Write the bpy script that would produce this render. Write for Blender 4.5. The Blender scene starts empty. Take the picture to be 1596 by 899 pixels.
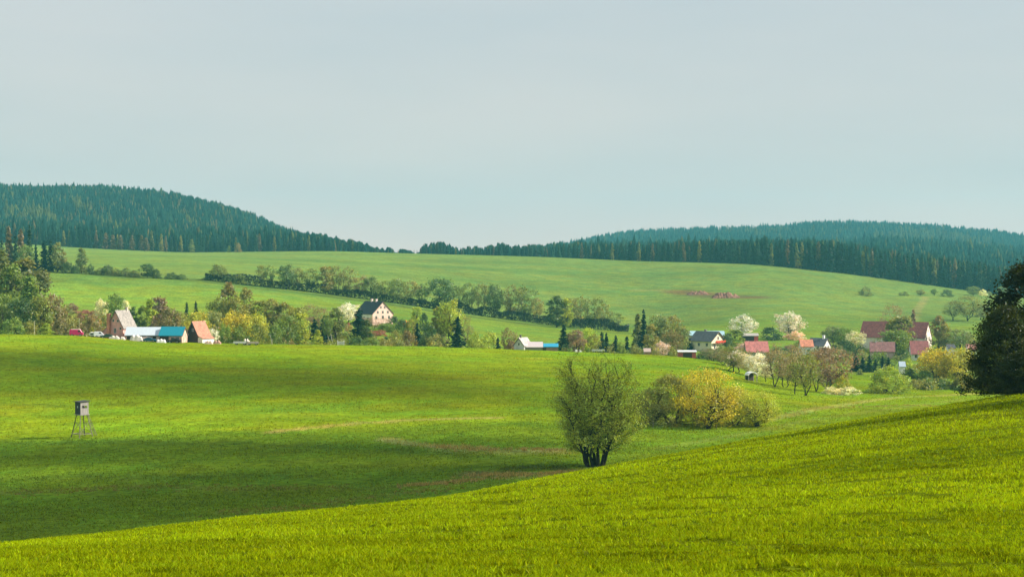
import bpy, math, random
import numpy as np
from mathutils import Vector, Matrix
R_ = math.radians
SC = bpy.context.scene
COL = SC.collection
# ------------------------------------------------------------------ camera
F = 3000.0          # focal length in photo pixels (photo 1596 wide)
HOR = 400.0         # photo row of eye level
cam_d = bpy.data.cameras.new('camera'); cam = bpy.data.objects.new('camera', cam_d); COL.objects.link(cam)
cam_d.sensor_width = 36.0; cam_d.lens = F * 36.0 / 1596.0
cam_d.clip_start = 0.5; cam_d.clip_end = 30000
cam.location = (0, 0, 0); cam.rotation_euler = (R_(90) - math.atan(49.5 / F), 0, 0)
SC.camera = cam
# ------------------------------------------------------------------ light
SUN_EL, SUN_AZ = R_(33), R_(93)        # azimuth clockwise from +Y (the view), so the sun stands to the right
wd = bpy.data.worlds.new('World'); SC.world = wd; wd.use_nodes = True
nt = wd.node_tree; nt.nodes.clear()
sky = nt.nodes.new('ShaderNodeTexSky'); sky.sky_type = 'NISHITA'; sky.sun_disc = False
sky.sun_elevation = SUN_EL; sky.sun_rotation = SUN_AZ
sky.air_density = 1.0; sky.dust_density = 2.5; sky.ozone_density = 1.0; sky.altitude = 500
hs = nt.nodes.new('ShaderNodeHueSaturation'); hs.inputs['Saturation'].default_value = 0.32; hs.inputs['Value'].default_value = 1.0
nt.links.new(sky.outputs[0], hs.inputs['Color'])
# high thin veil of cloud: the same pale grey everywhere, a little uneven
tc = nt.nodes.new('ShaderNodeTexCoord'); mp = nt.nodes.new('ShaderNodeMapping'); mp.inputs['Scale'].default_value = (1.2, 1.2, 6)
nt.links.new(tc.outputs['Generated'], mp.inputs['Vector'])
nz = nt.nodes.new('ShaderNodeTexNoise'); nz.inputs['Scale'].default_value = 3.0; nz.inputs['Detail'].default_value = 4; nz.inputs['Roughness'].default_value = .45
nt.links.new(mp.outputs[0], nz.inputs['Vector'])
cr = nt.nodes.new('ShaderNodeValToRGB')
cr.color_ramp.elements[0].position = .36; cr.color_ramp.elements[0].color = (4.85, 5.70, 6.25, 1)
cr.color_ramp.elements[1].position = .66; cr.color_ramp.elements[1].color = (5.55, 6.1, 6.45, 1)
nt.links.new(nz.outputs['Fac'], cr.inputs[0])
sx = nt.nodes.new('ShaderNodeSeparateXYZ'); nt.links.new(tc.outputs['Generated'], sx.inputs[0])
lr = nt.nodes.new('ShaderNodeValToRGB'); lr.color_ramp.elements[0].position = .0; lr.color_ramp.elements[0].color = (1.62, 1.13, .95, 1)
le = lr.color_ramp.elements.new(.045); le.color = (1.20, 1.04, .96, 1)
lr.color_ramp.elements[2].position = .16; lr.color_ramp.elements[2].color = (1.02, 1, .995, 1); nt.links.new(sx.outputs[2], lr.inputs[0])
lm = nt.nodes.new('ShaderNodeMix'); lm.data_type = 'RGBA'; lm.blend_type = 'MULTIPLY'; lm.inputs[0].default_value = 1
nt.links.new(cr.outputs[0], lm.inputs[6]); nt.links.new(lr.outputs[0], lm.inputs[7])
mx = nt.nodes.new('ShaderNodeMix'); mx.data_type = 'RGBA'; mx.inputs[0].default_value = 0.86
nt.links.new(hs.outputs[0], mx.inputs[6]); nt.links.new(lm.outputs[2], mx.inputs[7])
bg = nt.nodes.new('ShaderNodeBackground'); bg.inputs[1].default_value = 0.067
wo = nt.nodes.new('ShaderNodeOutputWorld')
nt.links.new(mx.outputs[2], bg.inputs[0]); nt.links.new(bg.outputs[0], wo.inputs[0])
sl = bpy.data.lights.new('sun', 'SUN'); sl.energy = 5.0; sl.angle = R_(0.5); sl.color = (1.0, 0.92, 0.78)
so = bpy.data.objects.new('sun', sl); COL.objects.link(so)
SUN = Vector((math.sin(SUN_AZ) * math.cos(SUN_EL), math.cos(SUN_AZ) * math.cos(SUN_EL), math.sin(SUN_EL)))
so.rotation_euler = (-SUN).to_track_quat('-Z', 'Y').to_euler()
SC.view_settings.view_transform = 'Standard'; SC.view_settings.look = 'None'
SC.view_settings.exposure = 0.74; SC.view_settings.gamma = 1.0; SC.view_settings.use_curve_mapping = False
SC.render.engine = 'CYCLES'
SC.cycles.use_denoising = True
try: SC.cycles.denoiser = 'OPENIMAGEDENOISE'
except Exception: pass
SC.cycles.max_bounces = 6; SC.cycles.volume_bounces = 1; SC.cycles.transparent_max_bounces = 48
SC.cycles.use_adaptive_sampling = True; SC.cycles.adaptive_threshold = 0.02
SC.cycles.sample_clamp_indirect = 4.0
# ------------------------------------------------------------------ helpers
def put(o, parent=None):
    COL.objects.link(o)
    if parent is not None: o.parent = parent
    return o
LABELS = {}
def tag(o, label=None, cat=None, group=None, kind=None):
    if label:
        LABELS.setdefault(label, []).append((o.name, group)); o['label'] = label
    if cat: o['category'] = cat
    if group: o['group'] = group
    if kind: o['kind'] = kind
    return o
def np_mesh(name, verts, faces, tint=None, smooth=False):
    """verts (n,3); faces: an (m,k) array or a list of such arrays"""
    me = bpy.data.meshes.new(name)
    if not isinstance(faces, list): faces = [faces]
    faces = [np.asarray(f, dtype=np.int32) for f in faces if len(f)]
    verts = np.asarray(verts, dtype=np.float32)
    nl = sum(f.size for f in faces); nf = sum(len(f) for f in faces)
    me.vertices.add(len(verts)); me.vertices.foreach_set('co', verts.ravel())
    me.loops.add(nl); me.loops.foreach_set('vertex_index', np.concatenate([f.ravel() for f in faces]))
    me.polygons.add(nf)
    tot = np.concatenate([np.full(len(f), f.shape[1], dtype=np.int32) for f in faces])
    st = np.concatenate([[0], np.cumsum(tot)[:-1]]).astype(np.int32)
    me.polygons.foreach_set('loop_start', st)
    try: me.polygons.foreach_set('loop_total', tot)
    except Exception: pass
    me.update(calc_edges=True)
    me.validate()
    if tint is not None:
        a = me.attributes.new('tint', 'FLOAT_VECTOR', 'FACE'); a.data.foreach_set('vector', np.asarray(tint, dtype=np.float32).ravel())
    if smooth: me.polygons.foreach_set('use_smooth', np.ones(nf, dtype=bool))
    return me
def mesh_obj(name, me, mat, parent=None):
    o = bpy.data.objects.new(name, me)
    if mat is not None and not me.materials: me.materials.append(mat)
    return put(o, parent)
def empty(name, loc=(0, 0, 0), rz=0.0):
    o = bpy.data.objects.new(name, None); o.location = loc; o.rotation_euler = (0, 0, rz); o.empty_display_size = .5
    return put(o)
# ------------------------------------------------------------------ terrain
# every line: what the land does at one distance, for a few view columns (px, distance m, photo row or ('z', height))
def Z(v): return ('z', v)
K = [
 [(-800, 0, Z(-1.7)), (2400, 0, Z(-1.7))],
 [(-800, 10, Z(-2.6)), (2400, 10, Z(-2.4))],
 [(-800, 27, 910), (0, 27, 905), (1596, 27, 905), (2400, 27, 860)],
 [(-800, 44, 925), (0, 55, 851), (200, 65, 829), (400, 78, 804), (600, 92, 780), (800, 108, 750), (1000, 122, 714), (1200, 138, 679), (1400, 152, 644), (1596, 165, 613), (2400, 220, 500)],
 [(-800, 62, 945), (0, 80, 876), (200, 92, 850), (400, 108, 822), (600, 122, 796), (800, 140, 766), (1000, 158, 728), (1200, 178, 694), (1400, 196, 659), (1596, 212, 628), (2400, 290, 515)],
 [(-800, 205, 880), (0, 208, 858), (200, 212, 836), (400, 220, 810), (600, 228, 787), (800, 240, 757), (900, 250, 736), (1000, 262, 719), (1200, 300, 685), (1400, 350, 651), (1596, 400, 640), (2400, 450, 600)],
 [(-800, 300, 715), (0, 300, 711), (200, 300, 703), (400, 300, 694), (600, 300, 689), (800, 300, 682), (1000, 312, 674), (1200, 350, 652), (1400, 410, 633), (1596, 460, 625), (2400, 500, 600)],
 [(-800, 400, 618), (0, 400, 616), (400, 400, 613), (800, 400, 612), (1000, 410, 610), (1200, 440, 617), (1300, 460, 618), (1400, 490, 615), (1596, 520, 612), (2400, 560, 590)],
 [(-800, 580, 520), (0, 580, 521), (100, 580, 524), (200, 580, 530.5), (300, 580, 534), (400, 580, 537), (500, 580, 538), (640, 580, 541), (800, 580, 546), (900, 580, 550), (1000, 580, 554), (1100, 570, 562), (1200, 550, 588), (1400, 580, 594), (2400, 620, 580)],
 [(-800, 650, 529), (0, 650, 530), (200, 650, 540), (400, 650, 546), (600, 650, 549), (800, 650, 555), (1000, 650, 562), (1100, 660, 568), (1200, 680, 568), (1400, 690, 569), (2400, 700, 565)],
 [(-800, 780, 500), (0, 780, 500), (200, 780, 503), (400, 780, 507), (600, 780, 512), (800, 780, 530), (1000, 780, 538), (1100, 780, 549), (1400, 790, 549), (1596, 790, 548), (2400, 800, 545)],
 [(-800, 900, 466), (0, 900, 468), (200, 900, 474), (400, 900, 481), (600, 900, 491), (800, 900, 510), (1000, 900, 524), (1200, 900, 526), (1400, 900, 529), (2400, 900, 525)],
 [(-800, 1050, 420), (0, 1050, 423), (200, 1050, 431), (300, 1050, 436), (400, 1050, 446), (500, 1050, 458), (600, 1050, 471), (700, 1050, 486), (800, 1050, 499), (900, 1050, 508), (1000, 1050, 511), (1200, 1050, 497), (1400, 1050, 504), (2400, 1050, 505)],
 [(-800, 1300, 396), (0, 1300, 403), (200, 1300, 407), (400, 1300, 415), (600, 1300, 429), (800, 1300, 448), (1000, 1300, 462), (1200, 1300, 461), (1400, 1300, 476), (1596, 1300, 482), (2400, 1300, 490)],
 [(-800, 1500, 385), (0, 1500, 392), (200, 1500, 397), (400, 1500, 403), (600, 1500, 411), (800, 1500, 422), (1000, 1500, 429), (1200, 1450, 431), (1400, 1430, 457), (1596, 1430, 472), (2400, 1430, 485)],
 [(-800, 1900, 368), (0, 1900, 379), (100, 1900, 385), (200, 1900, 390), (300, 1900, 393.5), (500, 1900, 391.5), (640, 1900, 395), (830, 1850, 400), (1000, 1720, 407), (1150, 1620, 411), (1300, 1560, 425), (1400, 1550, 438), (1500, 1550, 452), (1596, 1550, 463), (2400, 1550, 480)],
 [(-800, 2400, 352), (0, 2400, 368), (200, 2400, 374), (400, 2400, 385), (600, 2400, 398), (800, 2300, 403), (1000, 2200, 406), (1200, 2100, 407), (1400, 2000, 422), (1596, 2000, 443), (2400, 2000, 460)],
 [(-800, 3200, 315), (0, 3200, 306), (100, 3200, 307), (200, 3200, 310), (290, 3200, 322), (380, 3200, 347), (450, 3200, 376), (520, 3200, 389), (600, 3200, 402), (800, 3200, 405), (1000, 3100, 400), (1300, 3000, 396), (1400, 2900, 392), (1500, 2900, 398), (1596, 2900, 408), (2400, 2900, 430)],
 [(-800, 3800, 345), (0, 3800, 335), (300, 3800, 350), (450, 3800, 385), (600, 3800, 403), (800, 3800, 404), (1000, 3700, 392), (1200, 3700, 386), (1400, 3600, 392), (1596, 3600, 402), (2400, 3600, 430)],
 [(-800, 4600, 395), (600, 4600, 401), (800, 4600, 399), (870, 4600, 393), (980, 4600, 372), (1100, 4600, 367), (1200, 4600, 363), (1310, 4600, 356), (1400, 4600, 359), (1500, 4600, 366), (1596, 4600, 376), (2000, 4600, 392), (2400, 4600, 398)],
 [(-800, 5000, 401), (2400, 5000, 401)],
 [(-800, 5300, 402), (2400, 5300, 402)],
]
def kn(k, px):
    r = K[k]; a = [q[0] for q in r]; d = [q[1] for q in r]
    z = [q[2][1] if isinstance(q[2], tuple) else -(q[2] - HOR) / F * q[1] for q in r]
    # smooth interpolation between columns
    return smoothi(px, a, d), smoothi(px, a, z)
def pchip(x, X, Y):
    X = np.asarray(X, float); Y = np.asarray(Y, float); h = np.diff(X); dl = np.diff(Y) / h
    m = np.zeros_like(Y)
    for i in range(1, len(X) - 1):
        if dl[i - 1] * dl[i] > 0:
            w1 = 2 * h[i] + h[i - 1]; w2 = h[i] + 2 * h[i - 1]
            m[i] = (w1 + w2) / (w1 / dl[i - 1] + w2 / dl[i])
    m[0] = dl[0]; m[-1] = dl[-1]
    x = np.clip(x, X[0], X[-1]); i = np.clip(np.searchsorted(X, x) - 1, 0, len(X) - 2)
    t = (x - X[i]) / h[i]
    return ((1 + 2 * t) * (1 - t) ** 2) * Y[i] + t * (1 - t) ** 2 * h[i] * m[i] + t * t * (3 - 2 * t) * Y[i + 1] + t * t * (t - 1) * h[i] * m[i + 1]
def smoothi(px, a, v):
    return pchip(px, a, v) if len(a) > 2 else np.interp(px, a, v)
# azimuth columns all the way round, fine inside the view
AZ0 = math.atan(798 / F)
az = np.concatenate([np.linspace(-math.pi, -AZ0 - .12, 60, endpoint=False), np.linspace(-AZ0 - .12, -AZ0, 26, endpoint=False),
                     np.linspace(-AZ0, AZ0, 420, endpoint=False), np.linspace(AZ0, AZ0 + .12, 26, endpoint=False), np.linspace(AZ0 + .12, math.pi, 60)])
NR = 860
rr = np.concatenate([[0.0, 1.0], np.exp(np.linspace(math.log(2.0), math.log(5300.0), NR - 2))])
pxs = 798 + F * np.tan(np.clip(az, -1.2, 1.2)); pxs[az > 1.2] = 9999; pxs[az < -1.2] = -9999
pxc = np.clip(pxs, -800, 2400)
GZ = np.zeros((len(az), NR))
KD = np.array([[0.0] * len(az)] * len(K)); KZ = KD.copy()
for k in range(len(K)): KD[k], KZ[k] = kn(k, pxc)
azc = np.arctan((pxc - 798) / F)
for j in range(len(az)):
    GZ[j] = pchip(rr * math.cos(azc[j]), KD[:, j], KZ[:, j])
# behind the viewer and far to the sides blend towards one even profile so that the ring closes
mean = GZ[(az > -.3) & (az < .3)].mean(axis=0)
wb = np.clip((np.abs(az) - .7) / 1.2, 0, 1)[:, None]; wb = wb * wb * (3 - 2 * wb)
GZ = GZ * (1 - wb) + mean[None] * wb
def vnoise(x, y, s, seed=0):
    """smooth value noise"""
    x = x / s; y = y / s; xi = np.floor(x).astype(np.int64); yi = np.floor(y).astype(np.int64); fx = x - xi; fy = y - yi
    def h(a, b):
        n = (a * 374761393 + b * 668265263 + seed * 1442695041) & 0x7fffffff
        n = ((n ^ (n >> 13)) * 1274126177) & 0x7fffffff
        return ((n ^ (n >> 16)) & 0xffff) / 65535.0
    u = fx * fx * (3 - 2 * fx); v = fy * fy * (3 - 2 * fy)
    return (h(xi, yi) * (1 - u) + h(xi + 1, yi) * u) * (1 - v) + (h(xi, yi + 1) * (1 - u) + h(xi + 1, yi + 1) * u) * v
GX = rr[None] * np.sin(az)[:, None]; GY = rr[None] * np.cos(az)[:, None]
und = (vnoise(GX, GY, 26, 1) - .5) * .5 + (vnoise(GX, GY, 9, 2) - .5) * .16
GZ = GZ + und * np.clip((rr[None] - 10) / 60, 0, 1) * np.clip(1.6 - rr[None] / 1500, .3, 1)
def ground(X, Y):
    """height of the ground under world points"""
    X = np.asarray(X, float); Y = np.asarray(Y, float)
    a = np.arctan2(X, Y); r = np.clip(np.hypot(X, Y), 0, 5299)
    fi = np.interp(a, az, np.arange(len(az))); fj = np.interp(r, rr, np.arange(NR))
    i = np.clip(fi.astype(int), 0, len(az) - 2); j = np.clip(fj.astype(int), 0, NR - 2); u = fi - i; v = fj - j
    return (GZ[i, j] * (1 - u) + GZ[i + 1, j] * u) * (1 - v) + (GZ[i, j + 1] * (1 - u) + GZ[i + 1, j + 1] * u) * v
def P(px, Y):
    X = (px - 798) / F * Y
    return Vector((X, Y, float(ground(X, Y))))
def find(px, row, y0=180.0, y1=1600.0):
    """distance at which the ground in view column px is seen at photo row `row`"""
    ys = np.exp(np.linspace(math.log(y0), math.log(y1), 1500)); X = (px - 798) / F * ys
    rows = HOR - ground(X, ys) / ys * F
    cross = np.where((rows[:-1] - row) * (rows[1:] - row) <= 0)[0]
    # visible crossing: nothing nearer stands higher in the picture
    run = np.minimum.accumulate(rows)
    for c in cross:
        if rows[c] <= run[c] + .6: return float(ys[c])
    return float(ys[np.argmin(np.abs(rows - row))])
def world_line(pts, y0=180, y1=1700):
    return [P(a, find(a, b, y0, y1)) for a, b in pts]
def dist_poly(X, Y, line):
    d = np.full(X.shape, 1e9)
    for a, b in zip(line[:-1], line[1:]):
        ax, ay, bx, by = a[0], a[1], b[0], b[1]; L = (bx - ax) ** 2 + (by - ay) ** 2 + 1e-9
        t = np.clip(((X - ax) * (bx - ax) + (Y - ay) * (by - ay)) / L, 0, 1)
        d = np.minimum(d, np.hypot(X - ax - t * (bx - ax), Y - ay - t * (by - ay)))
    return d
# colours of what grows on the land (linear albedo)
def sm(x, a, b):
    t = np.clip((x - a) / (b - a), 0, 1); return t * t * (3 - 2 * t)
Dc = GY
col = np.zeros(GZ.shape + (3,))
def mixc(base, c, w): return base * (1 - w[..., None]) + np.array(c)[None, None] * w[..., None]
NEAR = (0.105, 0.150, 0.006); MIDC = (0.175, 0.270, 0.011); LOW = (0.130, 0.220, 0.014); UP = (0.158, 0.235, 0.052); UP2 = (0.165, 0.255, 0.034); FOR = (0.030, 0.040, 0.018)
kc = KD[3][:, None]; ke = KD[15][:, None]; kv = KD[6][:, None]
col[:] = NEAR
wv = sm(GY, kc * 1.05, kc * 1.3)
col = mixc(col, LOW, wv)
n1 = vnoise(GX, GY, 40, 5); n2 = vnoise(GX, GY, 13, 6); n3 = vnoise(GX * .35, GY, 7, 7)
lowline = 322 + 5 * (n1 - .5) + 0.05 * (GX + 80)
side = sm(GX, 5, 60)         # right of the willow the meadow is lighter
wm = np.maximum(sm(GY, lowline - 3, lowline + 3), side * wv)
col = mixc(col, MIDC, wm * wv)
col = mixc(col, (0.13, 0.23, 0.018), np.clip((n1 - .45) * 2, 0, 1) * wm * wv * .6)
col = mixc(col, (0.21, 0.255, 0.010), np.clip((n3 * .6 + n2 * .4 - .52) * 5, 0, 1) * wm * wv * .55)
col = mixc(col, UP2, sm(GY, 600, 660))
hl_pts = [(-60, 418), (0, 420), (95, 421), (200, 430), (320, 436), (400, 446), (500, 457), (600, 470), (700, 485), (800, 499), (870, 508), (985, 518)]
wup = sm(GY, 1040, 1060) * (1 - sm(GX, 40, 200)) + sm(GY, 880, 1250) * sm(GX, 40, 200)
col = mixc(col, UP, wup)
col = mixc(col, (0.105, 0.19, 0.044), np.clip((vnoise(GX * .25, GY, 60, 9) - .5) * 3, 0, 1) * sm(GY, 700, 900) * .6)
col = mixc(col, FOR, sm(GY, ke + 4, ke + 14))
side_f = sm(np.abs(az), 1.0, 1.4)[:, None] * np.ones_like(GX)
vis = (np.abs(az) < AZ0 + .1)[:, None] & (GY > 170)
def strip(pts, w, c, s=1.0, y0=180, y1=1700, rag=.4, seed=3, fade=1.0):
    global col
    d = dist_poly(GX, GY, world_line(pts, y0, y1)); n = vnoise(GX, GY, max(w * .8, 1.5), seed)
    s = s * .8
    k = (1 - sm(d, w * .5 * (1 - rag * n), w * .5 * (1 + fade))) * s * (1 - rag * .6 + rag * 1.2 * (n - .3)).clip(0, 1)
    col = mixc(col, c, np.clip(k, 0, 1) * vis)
STRAW = (0.36, 0.30, 0.12); YEL = (0.22, 0.26, 0.02); BROWN = (0.16, 0.10, 0.06); DARK = (0.045, 0.085, 0.02)
strip([(425, 673), (470, 668), (540, 661), (620, 656), (700, 653), (770, 651)], 2.4, STRAW, .95, 300, 560)
strip([(600, 684), (640, 692), (690, 696)], 2.5, STRAW, .8, 250, 400)
strip([(690, 695), (740, 699), (800, 702), (850, 703), (885, 700)], 2.8, (0.40, 0.31, 0.15), .8, 240, 400, .8)
strip([(690, 700), (740, 704), (800, 707), (880, 706)], 3.0, STRAW, .5, 240, 400, .7)
strip([(740, 738), (790, 741), (850, 739), (890, 735)], 4.0, (0.24, 0.17, 0.10), .75, 220, 300, .8)
strip([(790, 731), (830, 729), (880, 731)], 2.0, (0.035, 0.03, 0.02), .9, 220, 300)  # willow's cast shadow painted as a dark band on its left
strip([(540, 762), (590, 760), (640, 757), (700, 750), (760, 743)], 3.0, (0.19, 0.16, 0.07), .55, 215, 300, .9)
strip([(0, 768), (100, 764), (200, 758), (330, 762), (420, 762), (520, 760)], 3.0, (0.17, 0.15, 0.05), .45, 215, 300, .9)
strip([(340, 800), (420, 796), (520, 783), (600, 772), (700, 758)], 2.0, (0.17, 0.14, 0.06), .5, 205, 300, .9)
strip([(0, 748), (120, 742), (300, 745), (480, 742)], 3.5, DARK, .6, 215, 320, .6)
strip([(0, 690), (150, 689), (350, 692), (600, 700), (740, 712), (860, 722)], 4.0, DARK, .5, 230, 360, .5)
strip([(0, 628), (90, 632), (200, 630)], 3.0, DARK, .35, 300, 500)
strip([(640, 565), (760, 563), (860, 560)], 9.0, YEL, .5, 380, 600, .8)
strip([(810, 558), (850, 559)], 4.0, (0.38, 0.32, 0.03), .8, 420, 600)
strip([(560, 600), (700, 606), (860, 612)], 10.0, YEL, .4, 300, 560, .8)
strip([(1190, 656), (1230, 647), (1290, 635), (1340, 627), (1400, 619), (1460, 617), (1520, 613)], 2.4, (0.38, 0.36, 0.13), .75, 300, 560, .6)
strip([(1020, 700), (1200, 668), (1330, 645), (1500, 622)], 2.0, (0.26, 0.26, 0.09), .35, 260, 520, .6)
# tractor lines in the upper field, bare earth by the dirt heap, track climbing at the right
strip([(420, 404), (560, 409), (700, 421), (830, 432), (960, 438), (1100, 446)], 3.5, (0.05, 0.11, 0.035), .45, 1000, 1800, .4)
strip([(700, 408), (900, 425), (1100, 436)], 3.0, (0.06, 0.12, 0.04), .3, 1000, 1800, .4)
strip([(1000, 452), (1040, 453), (1070, 455), (1100, 458)], 12, (0.32, 0.26, 0.09), .7, 1000, 1600, .5)
strip([(1065, 455), (1120, 462), (1170, 463)], 22, (0.15, 0.075, 0.045), .9, 1000, 1600, .4)
strip([(1425, 500), (1430, 482), (1443, 462)], 4.0, (0.30, 0.26, 0.11), .7, 900, 1600, .4)
strip([(1300, 480), (1420, 488), (1500, 503)], 12, (0.06, 0.13, 0.05), .5, 850, 1500)
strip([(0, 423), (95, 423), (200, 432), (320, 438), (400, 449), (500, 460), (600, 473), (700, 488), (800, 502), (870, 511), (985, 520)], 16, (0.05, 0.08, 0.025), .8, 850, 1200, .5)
na, nr = GZ.shape
verts = np.stack([GX, GY, GZ], -1).reshape(-1, 3)
ii, jj = np.meshgrid(np.arange(na - 1), np.arange(nr - 1), indexing='ij'); b0 = ii * nr + jj
quads = np.stack([b0, b0 + nr, b0 + nr + 1, b0 + 1], -1).reshape(-1, 4)
bad = (jj.ravel() == 0)
tri0 = quads[bad][:, [0, 2, 3]]
gme = np_mesh('ground', verts, [quads[~bad]], smooth=True)
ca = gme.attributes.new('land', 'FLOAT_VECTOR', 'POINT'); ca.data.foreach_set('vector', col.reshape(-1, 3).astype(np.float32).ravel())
# ------------------------------------------------------------------ materials
def newmat(name):
    m = bpy.data.materials.new(name); m.use_nodes = True; n = m.node_tree; n.nodes.clear()
    o = n.nodes.new('ShaderNodeOutputMaterial'); return m, n, o
def node(n, typ, **kw):
    x = n.nodes.new(typ)
    for k, v in kw.items():
        if k.startswith('_'): setattr(x, k[1:], v)
        else: x.inputs[k.replace('__', ' ')].default_value = v
    return x
def mulc(n, a, b, fac=1.0):
    x = n.nodes.new('ShaderNodeMix'); x.data_type = 'RGBA'; x.blend_type = 'MULTIPLY'; x.inputs[0].default_value = fac
    n.links.new(a, x.inputs[6]); n.links.new(b, x.inputs[7]); return x.outputs[2]
def ramp(n, src, stops):
    r = n.nodes.new('ShaderNodeValToRGB')
    while len(r.color_ramp.elements) < len(stops): r.color_ramp.elements.new(.5)
    for e, (p, c) in zip(r.color_ramp.elements, stops): e.position = p; e.color = (c[0], c[1], c[2], 1)
    n.links.new(src, r.inputs[0]); return r.outputs[0]
def ground_mat():
    m, n, o = newmat('meadow')
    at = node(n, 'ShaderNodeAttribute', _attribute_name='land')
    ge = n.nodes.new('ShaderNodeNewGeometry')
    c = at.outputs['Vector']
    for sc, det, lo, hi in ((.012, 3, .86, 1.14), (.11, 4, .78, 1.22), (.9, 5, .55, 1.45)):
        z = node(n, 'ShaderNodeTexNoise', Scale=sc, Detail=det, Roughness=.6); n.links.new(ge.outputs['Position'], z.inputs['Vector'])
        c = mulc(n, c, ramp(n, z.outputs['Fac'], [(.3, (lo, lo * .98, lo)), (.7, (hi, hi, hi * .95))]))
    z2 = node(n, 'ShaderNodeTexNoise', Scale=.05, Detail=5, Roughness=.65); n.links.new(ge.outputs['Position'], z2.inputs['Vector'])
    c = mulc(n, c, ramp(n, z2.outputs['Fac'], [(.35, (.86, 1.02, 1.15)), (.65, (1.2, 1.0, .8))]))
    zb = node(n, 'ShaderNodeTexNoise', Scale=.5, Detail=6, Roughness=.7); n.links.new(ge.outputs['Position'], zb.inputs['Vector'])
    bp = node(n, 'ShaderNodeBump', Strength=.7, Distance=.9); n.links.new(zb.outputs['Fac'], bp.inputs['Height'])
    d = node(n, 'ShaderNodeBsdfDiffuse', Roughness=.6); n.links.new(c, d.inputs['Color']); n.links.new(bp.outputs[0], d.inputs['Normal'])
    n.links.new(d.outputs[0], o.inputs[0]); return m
gobj = mesh_obj('ground', gme, ground_mat()); tag(gobj, kind='structure')
# ------------------------------------------------------------------ haze: one closed box of even, thin air
def box_mesh(name, x0, x1, y0, y1, z0, z1):
    v = [(x, y, z) for x in (x0, x1) for y in (y0, y1) for z in (z0, z1)]
    f = [(0, 1, 3, 2), (4, 6, 7, 5), (0, 4, 5, 1), (2, 3, 7, 6), (0, 2, 6, 4), (1, 5, 7, 3)]
    return np_mesh(name, v, np.array(f))
hm, hn, ho = newmat('haze')
hv = hn.nodes.new('ShaderNodeVolumePrincipled')
hv.inputs['Color'].default_value = (0.22, 0.76, 0.92, 1); hv.inputs['Density'].default_value = 0.8e-4; hv.inputs['Anisotropy'].default_value = 0.1
hn.links.new(hv.outputs[0], ho.inputs['Volume'])
hz = mesh_obj('haze', box_mesh('haze', -5400, 5400, -5400, 5400, float(GZ.min()) - 1.0, 172), hm); tag(hz, kind='stuff')
# ------------------------------------------------------------------ clouds (outside the picture, between the sun and the valley)
cm, cn, co = newmat('cloud')
cd = node(cn, 'ShaderNodeBsdfDiffuse', Color=(.85, .85, .87, 1)); ct = node(cn, 'ShaderNodeBsdfTranslucent', Color=(.85, .85, .87, 1)); tr = cn.nodes.new('ShaderNodeBsdfTransparent')
m1 = node(cn, 'ShaderNodeMixShader', Fac=.5); cn.links.new(cd.outputs[0], m1.inputs[1]); cn.links.new(ct.outputs[0], m1.inputs[2])
m2 = node(cn, 'ShaderNodeMixShader', Fac=.91); cn.links.new(m1.outputs[0], m2.inputs[1]); cn.links.new(tr.outputs[0], m2.inputs[2]); cn.links.new(m2.outputs[0], co.inputs[0])
import bmesh
def puff_cloud(line, width, alt, n, seed):
    """a drifting bank of cloud whose shadow falls on the ground along `line` ((px, distance), ...)"""
    rg = random.Random(seed); pts = [P(a, b) for a, b in line]; bm = bmesh.new()
    for i in range(n):
        t = (i + rg.random()) / n * (len(pts) - 1); k = min(int(t), len(pts) - 2); q = pts[k].lerp(pts[k + 1], t - k)
        w = width[k] + (width[k + 1] - width[k]) * (t - k)
        q = q + Vector((rg.uniform(-14, 14), rg.uniform(-.5, .5) * w, 0))
        q = q + SUN * ((alt + rg.uniform(-12, 18) - q.z) / SUN.z)
        r = rg.uniform(.2, .34) * w + 4
        g = bmesh.ops.create_icosphere(bm, subdivisions=2, radius=1)
        for v in g['verts']:
            d = v.co.copy(); f = 1 + .18 * math.sin(d.x * 5 + i) * math.cos(d.y * 4 + 2 * i)
            v.co = q + Vector((d.x * r * 2.2 * f, d.y * r * f, d.z * r * .45 * f))
    me = bpy.data.meshes.new('cloud'); bm.to_mesh(me); bm.free()
    o = mesh_obj('cloud', me, cm); return o
c1 = puff_cloud([(-350, 455), (0, 452), (250, 448), (420, 440), (600, 418), (760, 385), (840, 358)], [95, 90, 80, 66, 42, 24, 8], 1500, 46, 3)
tag(c1, kind='structure')
c2 = puff_cloud([(-350, 300), (0, 300), (250, 299), (450, 294), (650, 286), (760, 276)], [30, 28, 26, 24, 22, 10], 1100, 44, 8)
tag(c2, kind='structure')
c3 = puff_cloud([(-350, 232), (0, 232), (250, 236), (450, 244), (600, 248), (690, 250)], [66, 62, 56, 44, 30, 12], 1300, 40, 9)
tag(c3, kind='structure')
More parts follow.
